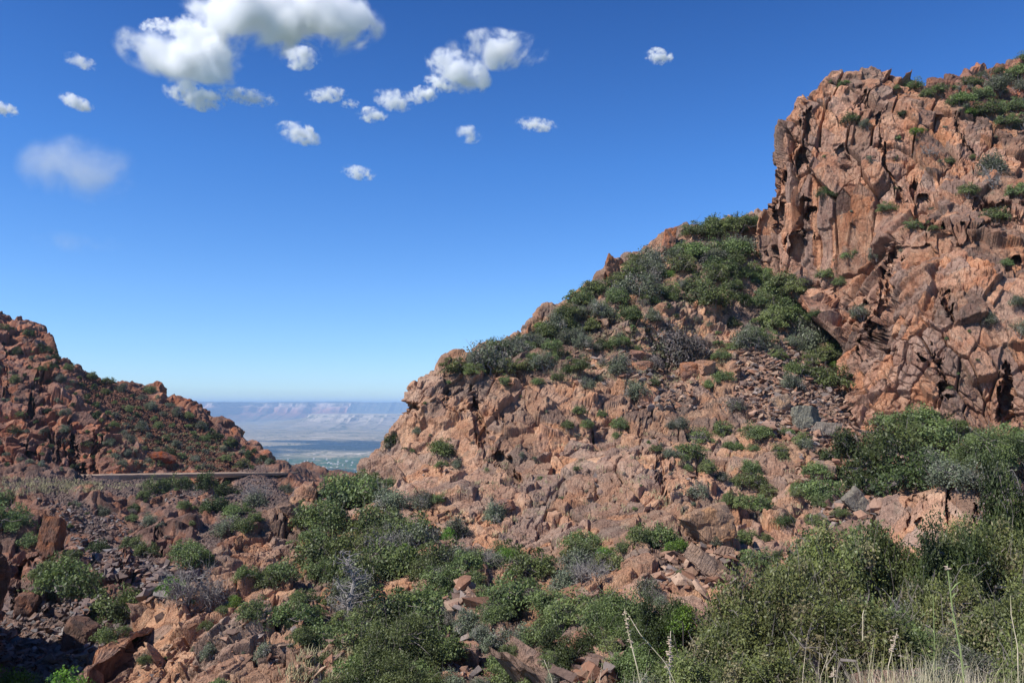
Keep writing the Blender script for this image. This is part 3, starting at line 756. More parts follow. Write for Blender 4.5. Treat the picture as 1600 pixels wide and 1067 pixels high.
L_grey = leaf_mat('grey_green_leaves', (0.150, 0.175, 0.100), (0.200, 0.220, 0.135), (0.110, 0.125, 0.082), dry=(0.28, 0.25, 0.22))
L_olive = leaf_mat('olive_leaves', (0.145, 0.165, 0.055), (0.215, 0.235, 0.08), (0.095, 0.110, 0.045), dry=(0.30, 0.25, 0.14))
L_bright = leaf_mat('bright_leaves', (0.15, 0.26, 0.045), (0.22, 0.35, 0.06), (0.11, 0.20, 0.04), 0.35)
L_brown = leaf_mat('brown_twigs', (0.19, 0.15, 0.13), (0.25, 0.205, 0.18), (0.14, 0.12, 0.10), dry=(0.13, 0.16, 0.07))

def tubes(paths, sides=4):
    """paths: list of (points n x 3, radii n)"""
    VV, FF, b = [], [], 0
    for P, r in paths:
        P = np.asarray(P, float); n = len(P)
        T_ = np.gradient(P, axis=0); T_ /= np.linalg.norm(T_, axis=-1, keepdims=True) + 1e-9
        ref = np.array([0.31, 0.17, 0.93]) if abs(T_[0, 2]) < 0.9 else np.array([1.0, 0.1, 0.05])
        U = np.cross(T_, ref); U /= np.linalg.norm(U, axis=-1, keepdims=True) + 1e-9
        W = np.cross(T_, U)
        a = np.arange(sides) * 2 * math.pi / sides
        ring = P[:, None] + np.asarray(r)[:, None, None] * (np.cos(a)[None, :, None] * U[:, None] + np.sin(a)[None, :, None] * W[:, None])
        VV.append(ring.reshape(-1, 3))
        i = np.arange(n - 1)[:, None] * sides; k = np.arange(sides)[None]
        k2 = (k + 1) % sides
        FF.append(np.stack([i + k, i + k2, i + sides + k2, i + sides + k], -1).reshape(-1, 4) + b)
        b += n * sides
    return np.concatenate(VV), np.concatenate(FF)
def wiggle(a, b, n, amp, r):
    t = np.linspace(0, 1, n)[:, None]
    P = a * (1 - t) + b * t + np.array([0, 0, -1.0]) * (np.sin(t * math.pi) * 0.10 * np.linalg.norm(b - a)) * r.uniform(-0.4, 1)
    w = np.cumsum(r.normal(size=(n, 3)), 0) * amp * np.linalg.norm(b - a) / n
    w -= t * w[-1]
    return P + w
def make_plant(seed, nclump=46, leaves=110, leaf=0.05, height=0.85, pad=0.34, flat=0.5, spread=1.0, twigs=0, wood=1.0, lean=0.2, fill=0.6):
    """unit plant: crown radius 1 round the origin, foot at z = 0. Returns wood (V,F), leaves (V,F,attr)"""
    r = np.random.default_rng(seed)
    C = []
    lobes = [(r.uniform(0, 6.28), r.uniform(0.25, 0.6), r.uniform(0.55, 1.05)) for _ in range(r.integers(3, 6))]
    while len(C) < nclump:
        d = r.normal(size=3); d /= np.linalg.norm(d)
        d[2] = abs(d[2]) * 1.0 - 0.12
        lump = 0.80 + 0.28 * math.sin(3 * math.atan2(d[1], d[0]) + seed) * (1 - abs(d[2])) + 0.12 * r.normal()
        rad = (r.uniform(0, 1) ** (1 / 3.0) if r.uniform() < fill else 1.0) * lump
        c = d * rad * np.array([spread, spread, 1]) * (1 - pad * 0.5)
        la, lr, lh = lobes[r.integers(0, len(lobes))]
        c = c * np.array([0.66, 0.66, lh]) + np.array([math.cos(la) * lr, math.sin(la) * lr, 0])
        c[2] = c[2] * height + height * 0.18 + 0.04
        if all(np.linalg.norm((c - k) * [1, 1, 1.5]) > pad * 0.42 for k in C): C.append(c)
        elif r.uniform() < 0.15: C.append(c)
    C = np.array(C)
    paths = []
    nb = 5
    mains = []
    for k in range(nb):
        a = 2 * math.pi * k / nb + r.uniform(-0.5, 0.5)
        mains.append(np.array([math.cos(a) * 0.32, math.sin(a) * 0.32, height * r.uniform(0.25, 0.45)]))
        paths.append((wiggle(np.array([0.03 * math.cos(a), 0.03 * math.sin(a), -0.15]), mains[-1], 5, 0.35, r), np.linspace(0.045, 0.028, 5) * wood))
    for c in C:
        m = min(mains, key=lambda q: np.linalg.norm(q - c))
        P = wiggle(m, c, 5, 0.5, r)
        paths.append((P, np.linspace(0.024, 0.006, 5) * wood))
        for _ in range(twigs):
            i = r.integers(1, 5)
            e = P[i] + (r.normal(size=3) * 0.6 + (c - m) * 0.6 + np.array([0, 0, 0.15])) * r.uniform(0.25, 0.5) * (1.1 - 0.1 * i)
            Q = wiggle(P[i], e, 4, 0.6, r)
            paths.append((Q, np.linspace(0.009, 0.0035, 4) * wood))
            if twigs > 3:
                for _ in range(2):
                    e2 = Q[2] + r.normal(size=3) * 0.12
                    paths.append((np.array([Q[2], (Q[2] + e2) / 2 + r.normal(size=3) * 0.015, e2]), np.array([0.005, 0.004, 0.002]) * wood))
    WV, WF = tubes(paths, 3)
    if leaves == 0: return (WV, WF), None
    n = nclump * leaves
    ci = np.repeat(np.arange(nclump), leaves)
    d = r.normal(size=(n, 3)); d /= np.linalg.norm(d, axis=-1, keepdims=True)
    rad = r.uniform(0, 1, n) ** 0.42
    size = np.repeat(r.uniform(0.7, 1.25, nclump), leaves) * pad
    # the pads tip outwards, with sprigs standing clear of their outline
    off = d * (rad * size)[:, None]; off[:, 2] *= flat
    spr = r.uniform(size=n) < 0.12
    off[spr] *= 1.35
    out = C / (np.linalg.norm(C, axis=-1, keepdims=True) + 1e-6)
    off[:, 2] -= (off[:, :2] * out[ci][:, :2]).sum(-1) * 0.35
    ctr = C[ci] + off
    nrm = r.normal(size=(n, 3)) * 0.75 + np.array([0, 0, 0.75]) + out[ci] * 0.45
    nrm /= np.linalg.norm(nrm, axis=-1, keepdims=True)
    u = np.cross(nrm, r.normal(size=(n, 3))); u /= np.linalg.norm(u, axis=-1, keepdims=True) + 1e-9
    w = np.cross(nrm, u)
    ls = leaf * r.uniform(0.6, 1.3, n)[:, None]
    V = np.stack([ctr - u * ls, ctr - w * ls * 0.5, ctr + u * ls, ctr + w * ls * 0.5], 1).reshape(-1, 3)
    F = np.arange(n * 4).reshape(-1, 4)
    at = np.repeat(np.stack([r.uniform(0, 1, n), np.repeat(r.uniform(0, 1, nclump), leaves), r.uniform(0, 1, n)], -1), 4, 0)
    return (WV, WF), (V, F, at)

# plant kinds: name, adjective for labels, leaf material, wood material, shape
KINDS_ = {
 'g': dict(name='oak_shrub', adj='green oak shrub', leaf=L_green, wood=M_bark, kw=dict(pad=0.30, flat=0.42, twigs=1)),
 'm': dict(name='mesquite_shrub', adj='yellowish green shrub', leaf=L_yellow_oak, wood=M_bark, kw=dict(pad=0.26, flat=0.35, twigs=2, height=0.9)),  # oak scrub split off as a second kind, with yellower leaves and flatter pads
 'd': dict(name='evergreen_shrub', adj='dark green evergreen shrub', leaf=L_dark, wood=M_bark, kw=dict(pad=0.27, flat=0.75, height=0.95)),
 'y': dict(name='grey_shrub', adj='grey-green shrub', leaf=L_grey, wood=M_dead, kw=dict(pad=0.30, flat=0.8, twigs=2, height=0.85, fill=0.5)),
 'o': dict(name='olive_shrub', adj='olive green shrub', leaf=L_olive, wood=M_bark, kw=dict(pad=0.26, flat=0.8, twigs=1, height=0.9, fill=0.45)),
 'l': dict(name='leafy_shrub', adj='bright green leafy shrub', leaf=L_bright, wood=M_bark, kw=dict(pad=0.32, flat=0.6)),
 'b': dict(name='bare_shrub', adj='leafless grey twiggy shrub', leaf=None, wood=M_dead, kw=dict(pad=0.2, twigs=5, height=0.8, fill=0.3)),
 'r': dict(name='brown_shrub', adj='brown half-bare shrub', leaf=L_brown, wood=M_dead, kw=dict(pad=0.28, flat=0.9, twigs=3, height=0.8)),
}
LODS = {'far': dict(nclump=16, leaves=40, leaf=0.085, wood=1.3), 'mid': dict(nclump=46, leaves=80, leaf=0.044, wood=0.9), 'near': dict(nclump=85, leaves=260, leaf=0.023, wood=0.8)}
BARE = {'far': dict(nclump=16, wood=2.0), 'mid': dict(nclump=34, wood=1.1), 'near': dict(nclump=60, wood=0.7)}
_cache = {}
def plant_meshes(kind, lod, var):
    key = (kind, lod, var)
    if key not in _cache:
        K = KINDS_[kind]
        kw = dict(BARE[lod] if kind == 'b' else LODS[lod]); kw.update(K['kw'])
        if kind == 'b': kw['leaves'] = 0
        if kind in 'oyd' and lod == 'near': kw['leaves'] = 230; kw['nclump'] = 120; kw['pad'] = 0.22
        W, Lf = make_plant(hash_seed(key), **kw)
        if lod == 'far' and Lf is not None:
            V = np.concatenate([Lf[0], W[0]]); F = np.concatenate([Lf[1], W[1] + len(Lf[0])])
            at = np.concatenate([Lf[2], np.full((len(W[0]), 3), 0.5)])
            o = mesh_np(K['name'], V, F, [K['leaf'], K['wood']], attr={'lf': at}, mat_idx=np.concatenate([np.zeros(len(Lf[1])), np.ones(len(W[1]))]))
            _cache[key] = (o.data, None)
            bpy.data.objects.remove(o)
        else:
            o = mesh_np(K['name'] + '_stems', W[0], W[1], K['wood']); wd = o.data; bpy.data.objects.remove(o); ld = None
            if Lf is not None:
                o = mesh_np(K['name'] + '_foliage', Lf[0], Lf[1], K['leaf'], attr={'lf': Lf[2]}); ld = o.data; bpy.data.objects.remove(o)
            _cache[key] = (wd, ld)
    return _cache[key]
def hash_seed(key):
    return sum(ord(c) * (i + 7) * 31 for i, c in enumerate(str(key))) % 100003

def shoot(x, y, only=None):
    d = ray(x, y); best = None
    for o in (only or TERRAIN):
        hit, loc, nor, _ = o.ray_cast(Vector((0, 0, 0)), d)
        if hit and (best is None or loc.length < best[0].length): best = (loc.copy(), nor.copy(), o)
    return best
PLANTS = []
def plant(kind, x, base_y, w, only=None, hr=1.0, lod=None, sink=0.12):
    h = shoot(x, base_y, only)
    if h is None: return None
    loc, nor, terr = h
    R = 0.5 * w * loc.y / F_PX
    lod = lod or ('near' if w > 105 and loc.y < 45 else ('mid' if w > 19 else 'far'))
    K = KINDS_[kind]
    wd, ld = plant_meshes(kind, lod, random.randrange(4 if lod != 'near' else 3))
    sc = (R * random.uniform(0.9, 1.1), R * random.uniform(0.9, 1.1), R * hr * random.uniform(1.15, 1.55))
    rz = random.uniform(0, 6.28)
    if ld is None:
        root = bpy.data.objects.new(K['name'], wd); COL.objects.link(root)
    else:
        root = bpy.data.objects.new(K['name'], None); COL.objects.link(root)
        root.empty_display_size = 0.2
        for nm, me in (('foliage', ld), ('stems', wd)):
            c = bpy.data.objects.new(nm, me); COL.objects.link(c); c.parent = root
    root.location = loc - Vector((0, 0, R * sink)); root.scale = sc; root.rotation_euler = (0, 0, rz)
    root['category'] = 'shrub'
    PLANTS.append((root, kind, x, base_y - w * 0.3, w, terr.name.split('.')[0]))
    return root

SHRUBS = """
g 1085 368 55;g 1120 362 62;g 1155 365 62;g 1100 402 76;g 1145 402 72;g 1068 402 50;y 1165 395 42;g 1122 424 60;g 1178 350 30
g 1188 440 62;g 1226 452 72;g 1198 470 56;g 1242 476 64;g 1110 477 90;g 1146 455 44;y 1176 545 64;g 1218 505 76;g 1237 496 60;y 1262 548 74;g 1290 604 96;g 1302 566 64
y 1010 436 62;y 998 464 74;g 1030 414 40;g 972 440 32;g 935 458 52;g 905 474 54;g 888 494 48;y 868 514 60;g 848 528 50;g 820 534 36;g 884 512 52;y 940 494 42;g 962 474 46;g 1050 470 30
r 1062 566 96;r 1036 550 56;d 941 544 36;g 1130 594 42;r 1141 642 48;g 1128 560 36;g 1112 606 30;g 970 540 40;g 990 500 40;y 1020 500 40;y 905 530 40;r 1090 540 40
y 762 580 92;y 796 556 62;y 738 570 44;g 825 545 34;y 852 576 48;g 900 578 50;y 996 620 46;g 1021 602 26;y 966 580 46;g 872 594 28;g 840 600 24;g 790 602 32;y 918 606 30;g 700 600 14;g 832 560 24
g 692 708 60;d 616 694 36;y 650 676 20;g 646 706 16;y 606 700 18;g 690 730 24;y 710 730 26
g 905 646 30;g 886 668 28;g 916 668 28;g 940 650 20;g 968 668 36;g 965 684 24;g 760 735 10;y 815 715 18;g 900 735 18;g 845 750 14
g 1078 714 64;g 1025 704 24;g 1041 714 24;b 1092 690 36;g 1150 704 34;g 1181 684 54;g 1138 698 26;y 1048 668 22
g 1174 760 56;g 1182 796 52;g 1144 788 42;g 1170 738 44;g 1222 716 32;y 1090 778 40;y 1130 748 30;g 1276 742 54;g 1284 776 84;d 1226 818 36;g 1283 790 36;g 1075 735 20
g 1026 854 84;g 998 844 56;g 904 872 76;g 974 862 34;g 1052 864 34;y 1112 850 30;g 1060 900 30
y 775 812 54;y 655 792 46;g 686 784 32;y 714 842 62;g 1180 880 60;g 1165 850 50
g 548 796 124;g 508 824 92;g 582 836 116;g 642 846 104;g 516 876 112;g 606 900 116;g 684 888 84;g 694 912 74;g 552 910 96;g 610 962 116;g 664 976 116;g 566 1010 92;g 622 1024 124;g 686 1026 90;g 592 1090 146;g 556 1070 92;g 648 1098 108;g 736 888 72;g 706 968 70;g 792 878 70;g 832 898 92;g 802 950 112;g 760 944 62;g 854 944 76;g 770 968 62
g 530 770 70;g 572 762 60;g 490 850 60;g 640 1066 90;g 510 1050 60
b 600 864 86;b 694 906 44;b 762 884 50;b 912 908 68;b 296 934 96;b 330 940 70;b 402 782 56;b 580 972 50;b 930 900 50
g 908 858 74;g 922 990 134;g 898 968 104;g 952 1016 114;g 972 1056 114;l 1062 984 84;l 1040 1010 72;y 1002 936 62;b 1004 968 52;l 964 1000 60;y 1030 950 40
g 790 1058 84;g 842 1082 66;y 750 994 40;g 842 1006 62;y 712 1080 60;g 800 1020 40
g 442 904 66;g 414 914 54;g 384 904 44;g 452 974 74;g 396 964 60;g 484 966 54;y 411 1026 46;g 322 984 30;g 346 956 26;y 331 1026 36;g 226 1034 26;g 340 1082 48;g 472 944 52;g 500 900 60;g 470 1000 50;g 210 1000 18
d 350 774 56;d 335 796 48;g 370 806 50;y 396 794 54;g 280 764 46;g 246 768 50;g 286 794 26;d 326 764 48;y 361 834 52;g 380 828 42;g 400 814 32;g 300 884 76;g 294 866 54;d 155 864 44;g 210 854 46;g 226 870 46;y 236 818 30;d 210 798 30;g 226 778 28;y 160 804 32;g 206 812 24
g 104 934 116;g 88 906 92;g 188 966 98;g 174 1000 62;l 62 1104 120;l 108 1096 90;g 2 824 76;g 50 852 42;g 2 786 46;l 20 1090 90;g 112 870 30
g 466 798 26;g 470 786 18;y 445 770 30;g 300 820 18;y 120 790 18
d 1330 716 72;d 1372 746 114;g 1402 704 104;g 1452 694 112;d 1422 766 112;g 1480 744 104;d 1346 768 84;g 1552 726 114;g 1592 704 84;g 1530 704 84;y 1500 756 92;y 1562 760 84;g 1390 664 52;g 1440 668 72;g 1490 674 52;y 1260 700 30;g 1230 680 26
d 1327 192 36;y 1355 198 24;d 1288 308 34;g 1385 330 34;g 1426 358 36;d 1412 182 24;l 1435 208 28;g 1400 220 18;b 1450 244 34;y 1545 268 62;b 1552 290 50;g 1512 304 40;g 1556 344 54;g 1592 306 44;g 1330 404 32;y 1370 404 34;y 1236 176 22;y 1195 322 26;g 1426 142 38;g 1400 142 22;g 1320 134 22;g 1304 130 16;g 1482 256 24;y 1346 494 44;g 1290 434 32;g 1312 446 26;y 1545 504 32;y 1592 522 44;g 1570 416 32;y 1592 476 36;g 1520 250 20;g 1460 360 24;g 1400 250 14;y 1356 250 18
g 1466 144 32;g 1502 164 52;g 1532 154 46;y 1560 144 60;g 1592 124 52;g 1542 180 62;g 1582 174 52;g 1600 98 34;g 1520 134 42;g 1450 152 30;g 1576 196 46;y 1600 200 40;g 1490 140 24;g 1560 116 24
"""
for line in SHRUBS.strip().splitlines():
    for item in line.split(';'):
        k, x, y, w = item.split(); x, y, w = float(x), float(y), float(w)
        plant(k, x, y, w)
        if w > 44:      # smaller growth round the foot of the big ones
            if w > 58: plant(random.choice('lydr' + k), x + w * random.uniform(-0.65, 0.65), y + w * random.uniform(-0.12, 0.12), w * random.uniform(0.35, 0.6))
bank = [o for o in TERRAIN if o.name == 'near_bank']
NEAR = """
o 1190 1030 190 1.2;o 1130 1060 170 1.0;o 1255 1010 190 1.35;o 1335 975 190 1.2;o 1300 1070 230 0.9;g 1404 975 170 1.5;g 1386 1040 190 0.9;o 1088 1110 160 1.0;o 1200 1130 200 0.8;o 1310 1150 210 0.6;o 1462 1010 170 1.2;d 1490 985 150 1.6
o 1544 975 170 1.4;d 1612 960 170 1.9;o 1566 1050 200 1.0;o 1620 1100 190 1.2;y 1496 1080 150 0.8;y 1040 1120 120 1.0;y 985 1140 110 1.0;o 1225 975 100 1.1;g 1170 1000 90 1.1;g 1355 960 110 1.6;g 1290 960 110 1.5;d 1580 940 110 1.7;o 1530 945 120 1.5;g 1440 940 110 1.4
y 1120 1150 140 0.9;o 1400 1150 180 0.6;g 1255 940 70 1.2;b 1300 1000 120 1.2;b 1500 1040 120 1.1;y 1420 1010 100 1.2
"""
for line in NEAR.strip().splitlines():
    for item in line.split(';'):
        k, x, y, w, hr_ = item.split(); plant(k, float(x), float(y), float(w) * 1.02, bank, hr=float(hr_) * (1.05 if float(y) > 1000 else 1.3), lod='near')
b = plant('b', 1580, 830, 130, hr=1.1)

def inside(x, y, poly):
    c = False
    for (x0, y0), (x1, y1) in zip(poly, poly[1:] + poly[:1]):
        if (y0 > y) != (y1 > y) and x < (x1 - x0) * (y - y0) / (y1 - y0) + x0: c = not c
    return c
def scatter(poly, n, kinds, wmin, wmax, names=None, mind=0.45):
    xs = [p[0] for p in poly]; ys = [p[1] for p in poly]; done, tries = [], 0
    while len(done) < n and tries < n * 30:
        tries += 1
        x, y = random.uniform(min(xs), max(xs)), random.uniform(min(ys), max(ys))
        if not inside(x, y, poly): continue
        w = random.uniform(wmin, wmax) * random.uniform(0.7, 1)
        if any(math.hypot(x - a, y - b_) < mind * (w + c) for a, b_, c in done): continue
        done.append((x, y, w)); plant(random.choice(kinds), x, y, w)
scatter([(60, 540), (130, 590), (240, 615), (320, 668), (425, 728), (380, 735), (200, 735), (160, 700), (150, 640), (90, 600)], 150, 'mydygy', 15, 32, mind=0.36)
scatter([(0, 495), (60, 530), (150, 640), (150, 735), (0, 740)], 60, 'mydyd', 12, 26)
scatter([(300, 650), (340, 680), (430, 722), (425, 735), (300, 690)], 14, 'gdd', 12, 20)
scatter([(0, 780), (250, 760), (440, 755), (420, 800), (300, 850), (200, 850), (60, 850)], 22, 'dygr', 10, 20)
scatter([(820, 530), (960, 450), (1150, 420), (1150, 560), (900, 600)], 56, 'gdyrr', 14, 36)
scatter([(640, 620), (1080, 600), (1120, 800), (620, 800)], 24, 'gyr', 8, 16)
scatter([(1210, 200), (1600, 200), (1600, 620), (1350, 600)], 18, 'gy', 9, 16)
scatter([(1460, 140), (1600, 100), (1600, 190), (1500, 175)], 24, 'gyy', 12, 26)
scatter([(1050, 650), (1330, 660), (1340, 820), (1150, 860), (1040, 800)], 16, 'mgym', 26, 56, mind=0.4)
scatter([(860, 960), (1060, 970), (1080, 1130), (840, 1130)], 9, 'gdgm', 90, 130, mind=0.25)
scatter([(315, 664), (350, 682), (432, 722), (424, 730), (330, 690)], 12, 'ddg', 16, 26, mind=0.3)
scatter([(480, 830), (600, 770), (740, 850), (740, 1100), (520, 1100)], 26, 'mgym', 50, 95, mind=0.25)
scatter([(740, 880), (960, 870), (1000, 1000), (960, 1100), (740, 1100)], 18, 'mgmy', 40, 90, mind=0.3)
scatter([(700, 580), (820, 530), (950, 445), (1060, 370), (1180, 340), (1180, 430), (1000, 490), (880, 560), (760, 600)], 44, 'mgym', 34, 70, mind=0.22)
scatter([(1160, 430), (1260, 440), (1310, 560), (1250, 590), (1170, 540)], 18, 'mgym', 40, 76, mind=0.22)
scatter([(300, 930), (480, 900), (500, 1060), (200, 1060)], 16, 'gyr', 9, 18)

# ---- labels: what it is, where it grows, and its rank among those most like it
ORD = ['first', 'second', 'third', 'fourth', 'fifth', 'sixth', 'seventh', 'eighth', 'ninth', 'tenth', 'eleventh', 'twelfth', 'thirteenth', 'fourteenth', 'fifteenth', 'sixteenth', 'seventeenth', 'eighteenth', 'nineteenth']
TENS = {2: 'twent', 3: 'thirt', 4: 'fort', 5: 'fift', 6: 'sixt'}
def ordinal(i):
    if i < 19: return ORD[i]
    t, u = divmod(i + 1, 10)
    return TENS[t] + 'ieth' if u == 0 else TENS[t] + 'y-' + ORD[u - 1]
def zone(t, x, y):
    if t == 'red_hillside': return 'on the crags of the red hillside' if x < 150 and y < 640 else ('above the road on the red hillside' if y > 665 else 'high on the red hillside')
    if t == 'gorge_slope': return 'on the stony slope below the road' if y < 860 else 'down in the shady gorge'
    if t == 'cliff': return 'on the upper cliff' if y < 330 else ('halfway up the tall cliff' if y < 540 else 'at the foot of the tall cliff')
    if t == 'back_ridge': return 'on the red ridge behind the cliff'
    if t == 'near_bank': return 'in the thicket on the near bank'
    if t == 'rock_ledge': return 'around the pale rock ledge'
    if t == 'crag': return 'beside the dark crag'
    if x > 1150 and y < 640: return 'in the gully under the cliff'
    if x > 1300: return 'at the foot of the tall cliff'
    if x < 500 and y > 830: return 'on the near rock spur'
    if y < 470 or (x < 900 and y < 560): return 'on the skyline of the rocky hill'
    if y < 610: return 'on the upper ledges of the rocky hill'
    if y < 800 and x > 600: return 'on the pink rock face' if x < 1050 else 'on the slope right of the rock face'
    if x < 740: return 'in the central thicket'
    return 'below the rock face'
buckets = {}
for p in PLANTS:
    root, kind, x, y, w, t = p
    size = 'tiny' if w < 14 else ('small' if w < 30 else ('medium' if w < 65 else 'large'))
    buckets.setdefault((size, kind, zone(t, x, y)), []).append(p)
for (size, kind, z), L in buckets.items():
    L.sort(key=lambda p: p[2])
    for i, p in enumerate(L):
        a = KINDS_[kind]['adj']
        if len(L) == 1: lab = f'only {size} {a} {z}'
        elif i == 0: lab = f'leftmost {size} {a} {z}'
        elif i == len(L) - 1: lab = f'rightmost {size} {a} {z}'
        elif z.count(' ') > 7: lab = f'{ordinal(i)} {size} {a} {z}'
        else: lab = f'{size} {a} {z}, {ordinal(i)} from the left'
        lab = lab.replace('dark green evergreen', 'evergreen') if len(lab.split()) > 16 else lab
        p[0]['label'] = lab
        p[0]['group'] = f'shrubs {z}'

# ------------------------------------------------------------------ loose rocks
ICO2, ICF2 = icosphere(2); ICO3, ICF3 = icosphere(4)
def rock(seed, V0, planes=6, flatten=(1, 1, 1)):
    r = np.random.default_rng(seed)
    n = r.normal(size=(planes, 3)); n /= np.linalg.norm(n, axis=-1, keepdims=True)
    ax = np.array([[1, 0, 0], [-1, 0, 0], [0, 1, 0], [0, -1, 0], [0, 0, 1], [0, 0, -1]], float) + r.normal(size=(6, 3)) * 0.22
    ax /= np.linalg.norm(ax, axis=-1, keepdims=True)
    n = np.concatenate([n, ax]); d = np.concatenate([r.uniform(0.80, 1.05, planes), r.uniform(0.55, 0.85, 6)])
    dot = V0 @ n.T
    rad = np.where(dot > 0.05, d / np.maximum(dot, 0.05), 9).min(1)
    return V0 * np.minimum(rad, 1.35)[:, None] * np.array(flatten)
def hull_rock(seed, flatten):
    import bmesh
    r = np.random.default_rng(seed)
    P = r.uniform(-1, 1, (13, 3)); P *= (0.75 + 0.25 * r.uniform(size=(13, 1))) / np.maximum(np.abs(P).max(1, keepdims=True), 0.6)
    bm = bmesh.new()
    for p in P * np.array(flatten): bm.verts.new(p)
    h = bmesh.ops.convex_hull(bm, input=bm.verts)
    bmesh.ops.delete(bm, geom=[g for g in h['geom_interior'] if isinstance(g, bmesh.types.BMVert)], context='VERTS')
    bmesh.ops.triangulate(bm, faces=bm.faces)
    bm.verts.index_update()
    V = np.array([v.co for v in bm.verts]); F = np.array([[v.index for v in f.verts] for f in bm.faces]); bm.free()
    return V, F
# rubble: one spread of broken stones
protos = [hull_rock(100 + i, f) for i, f in enumerate([(1, 0.8, 0.4), (1, 0.7, 0.5), (1, 1, 0.3), (1.2, 0.6, 0.35), (0.8, 0.8, 0.6), (1.3, 0.8, 0.25), (1, 0.5, 0.4), (1.1, 0.9, 0.45)])]
def rubble(name, areas, mat):
    VV, FF, AT, b = [], [], [], 0
    for poly, n, s0, s1, only in areas:
        xs = [p[0] for p in poly]; ys = [p[1] for p in poly]; k = 0; tr = 0
        terr = [o for o in TERRAIN if o.name in only] if only else None
        while k < n and tr < n * 5:
            tr += 1
            x, y = random.uniform(min(xs), max(xs)), random.uniform(min(ys), max(ys))
            if not inside(x, y, poly): continue
            h = shoot(x, y, terr)
            if h is None: continue
            k += 1
            s = s0 + (s1 - s0) * random.random() ** 3
            PV, PF = protos[random.randrange(8)]; P = PV * s
            Rm = np.array(Matrix.Rotation(random.uniform(0, 6.3), 3, 'Z') @ Matrix.Rotation(random.gauss(0, 0.45), 3, 'X') @ Matrix.Rotation(random.gauss(0, 0.45), 3, 'Y'))
            VV.append(P @ Rm.T + np.array(h[0]) + np.array([0, 0, s * 0.15])); FF.append(PF + b); b += len(P)
            AT.append(np.tile([random.random(), random.random(), 0.0], (len(P), 1)))
    return tag(mesh_np(name, np.concatenate(VV), np.concatenate(FF), mat, attr={'blk': np.concatenate(AT)}), kind='stuff')
def stone_mat(name, cols):
    T = NT(name); co = T.coord()
    at = T.node('Attribute', attribute_name='blk'); sp = T.node('SeparateColor'); T.l.new(at.outputs['Color'], sp.inputs[0])
    col = T.ramp(sp.outputs[0], [(i / len(cols), c) for i, c in enumerate(cols)], 'CONSTANT')
    col = T.mix(1.0, col, T.math('ADD', T.math('MULTIPLY', T.noise(co, 3, 5, 0.7), 0.9), 0.55), 'MULTIPLY')
    col = T.hsv(col, 0.5, 1.0, T.math('ADD', 0.7, T.math('MULTIPLY', sp.outputs[1], 0.6)))
    T.surface(col, 0.95, T.bump(T.noise(co, 3.5, 5, 0.7), 0.6, 0.12), 0.1); return T.m
M_st1 = stone_mat('rubble_stone', [(0.30, 0.185, 0.13), (0.18, 0.12, 0.095), (0.34, 0.23, 0.16), (0.24, 0.125, 0.08), (0.22, 0.175, 0.15), (0.28, 0.165, 0.11)])
M_st2 = stone_mat('grey_stone', [(0.20, 0.155, 0.14), (0.13, 0.10, 0.09), (0.24, 0.155, 0.118), (0.20, 0.178, 0.165), (0.16, 0.115, 0.10)])
rubble('rubble', [([(1150, 540), (1225, 520), (1320, 620), (1350, 690), (1230, 690), (1150, 640)], 2300, 0.14, 0.75, None),
                  ([(1250, 690), (1340, 700), (1380, 790), (1290, 830), (1240, 760)], 350, 0.15, 0.8, None),
                  ([(950, 560), (1060, 560), (1100, 640), (1000, 640)], 300, 0.15, 0.7, None), ([(870, 930), (950, 920), (980, 1060), (880, 1060)], 320, 0.12, 0.9, None),
                  ([(1040, 840), (1160, 860), (1150, 920), (1020, 920)], 260, 0.12, 0.7, None), ([(490, 990), (560, 960), (560, 1067), (470, 1067)], 220, 0.1, 0.6, None),
                  ([(700, 830), (760, 880), (740, 1067), (680, 1067)], 260, 0.1, 0.55, None), ([(610, 700), (1050, 640), (1100, 800), (600, 820)], 160, 0.10, 0.5, None),
                  ([(160, 1040), (300, 900), (480, 940), (500, 1067), (160, 1067)], 200, 0.06, 0.4, None), ([(1000, 520), (860, 560), (760, 600), (1100, 600)], 260, 0.15, 0.7, None)], M_st1)
rubble('talus', [([(0, 950), (150, 930), (260, 960), (120, 1067), (0, 1067)], 1500, 0.12, 0.7, ('gorge_slope',)), ([(60, 780), (180, 800), (260, 900), (160, 900)], 800, 0.14, 0.6, None),
                 ([(160, 740), (430, 740), (420, 790), (300, 800)], 450, 0.15, 0.6, None), ([(160, 850), (300, 900), (260, 940), (150, 900)], 250, 0.2, 0.9, None)], M_st2)

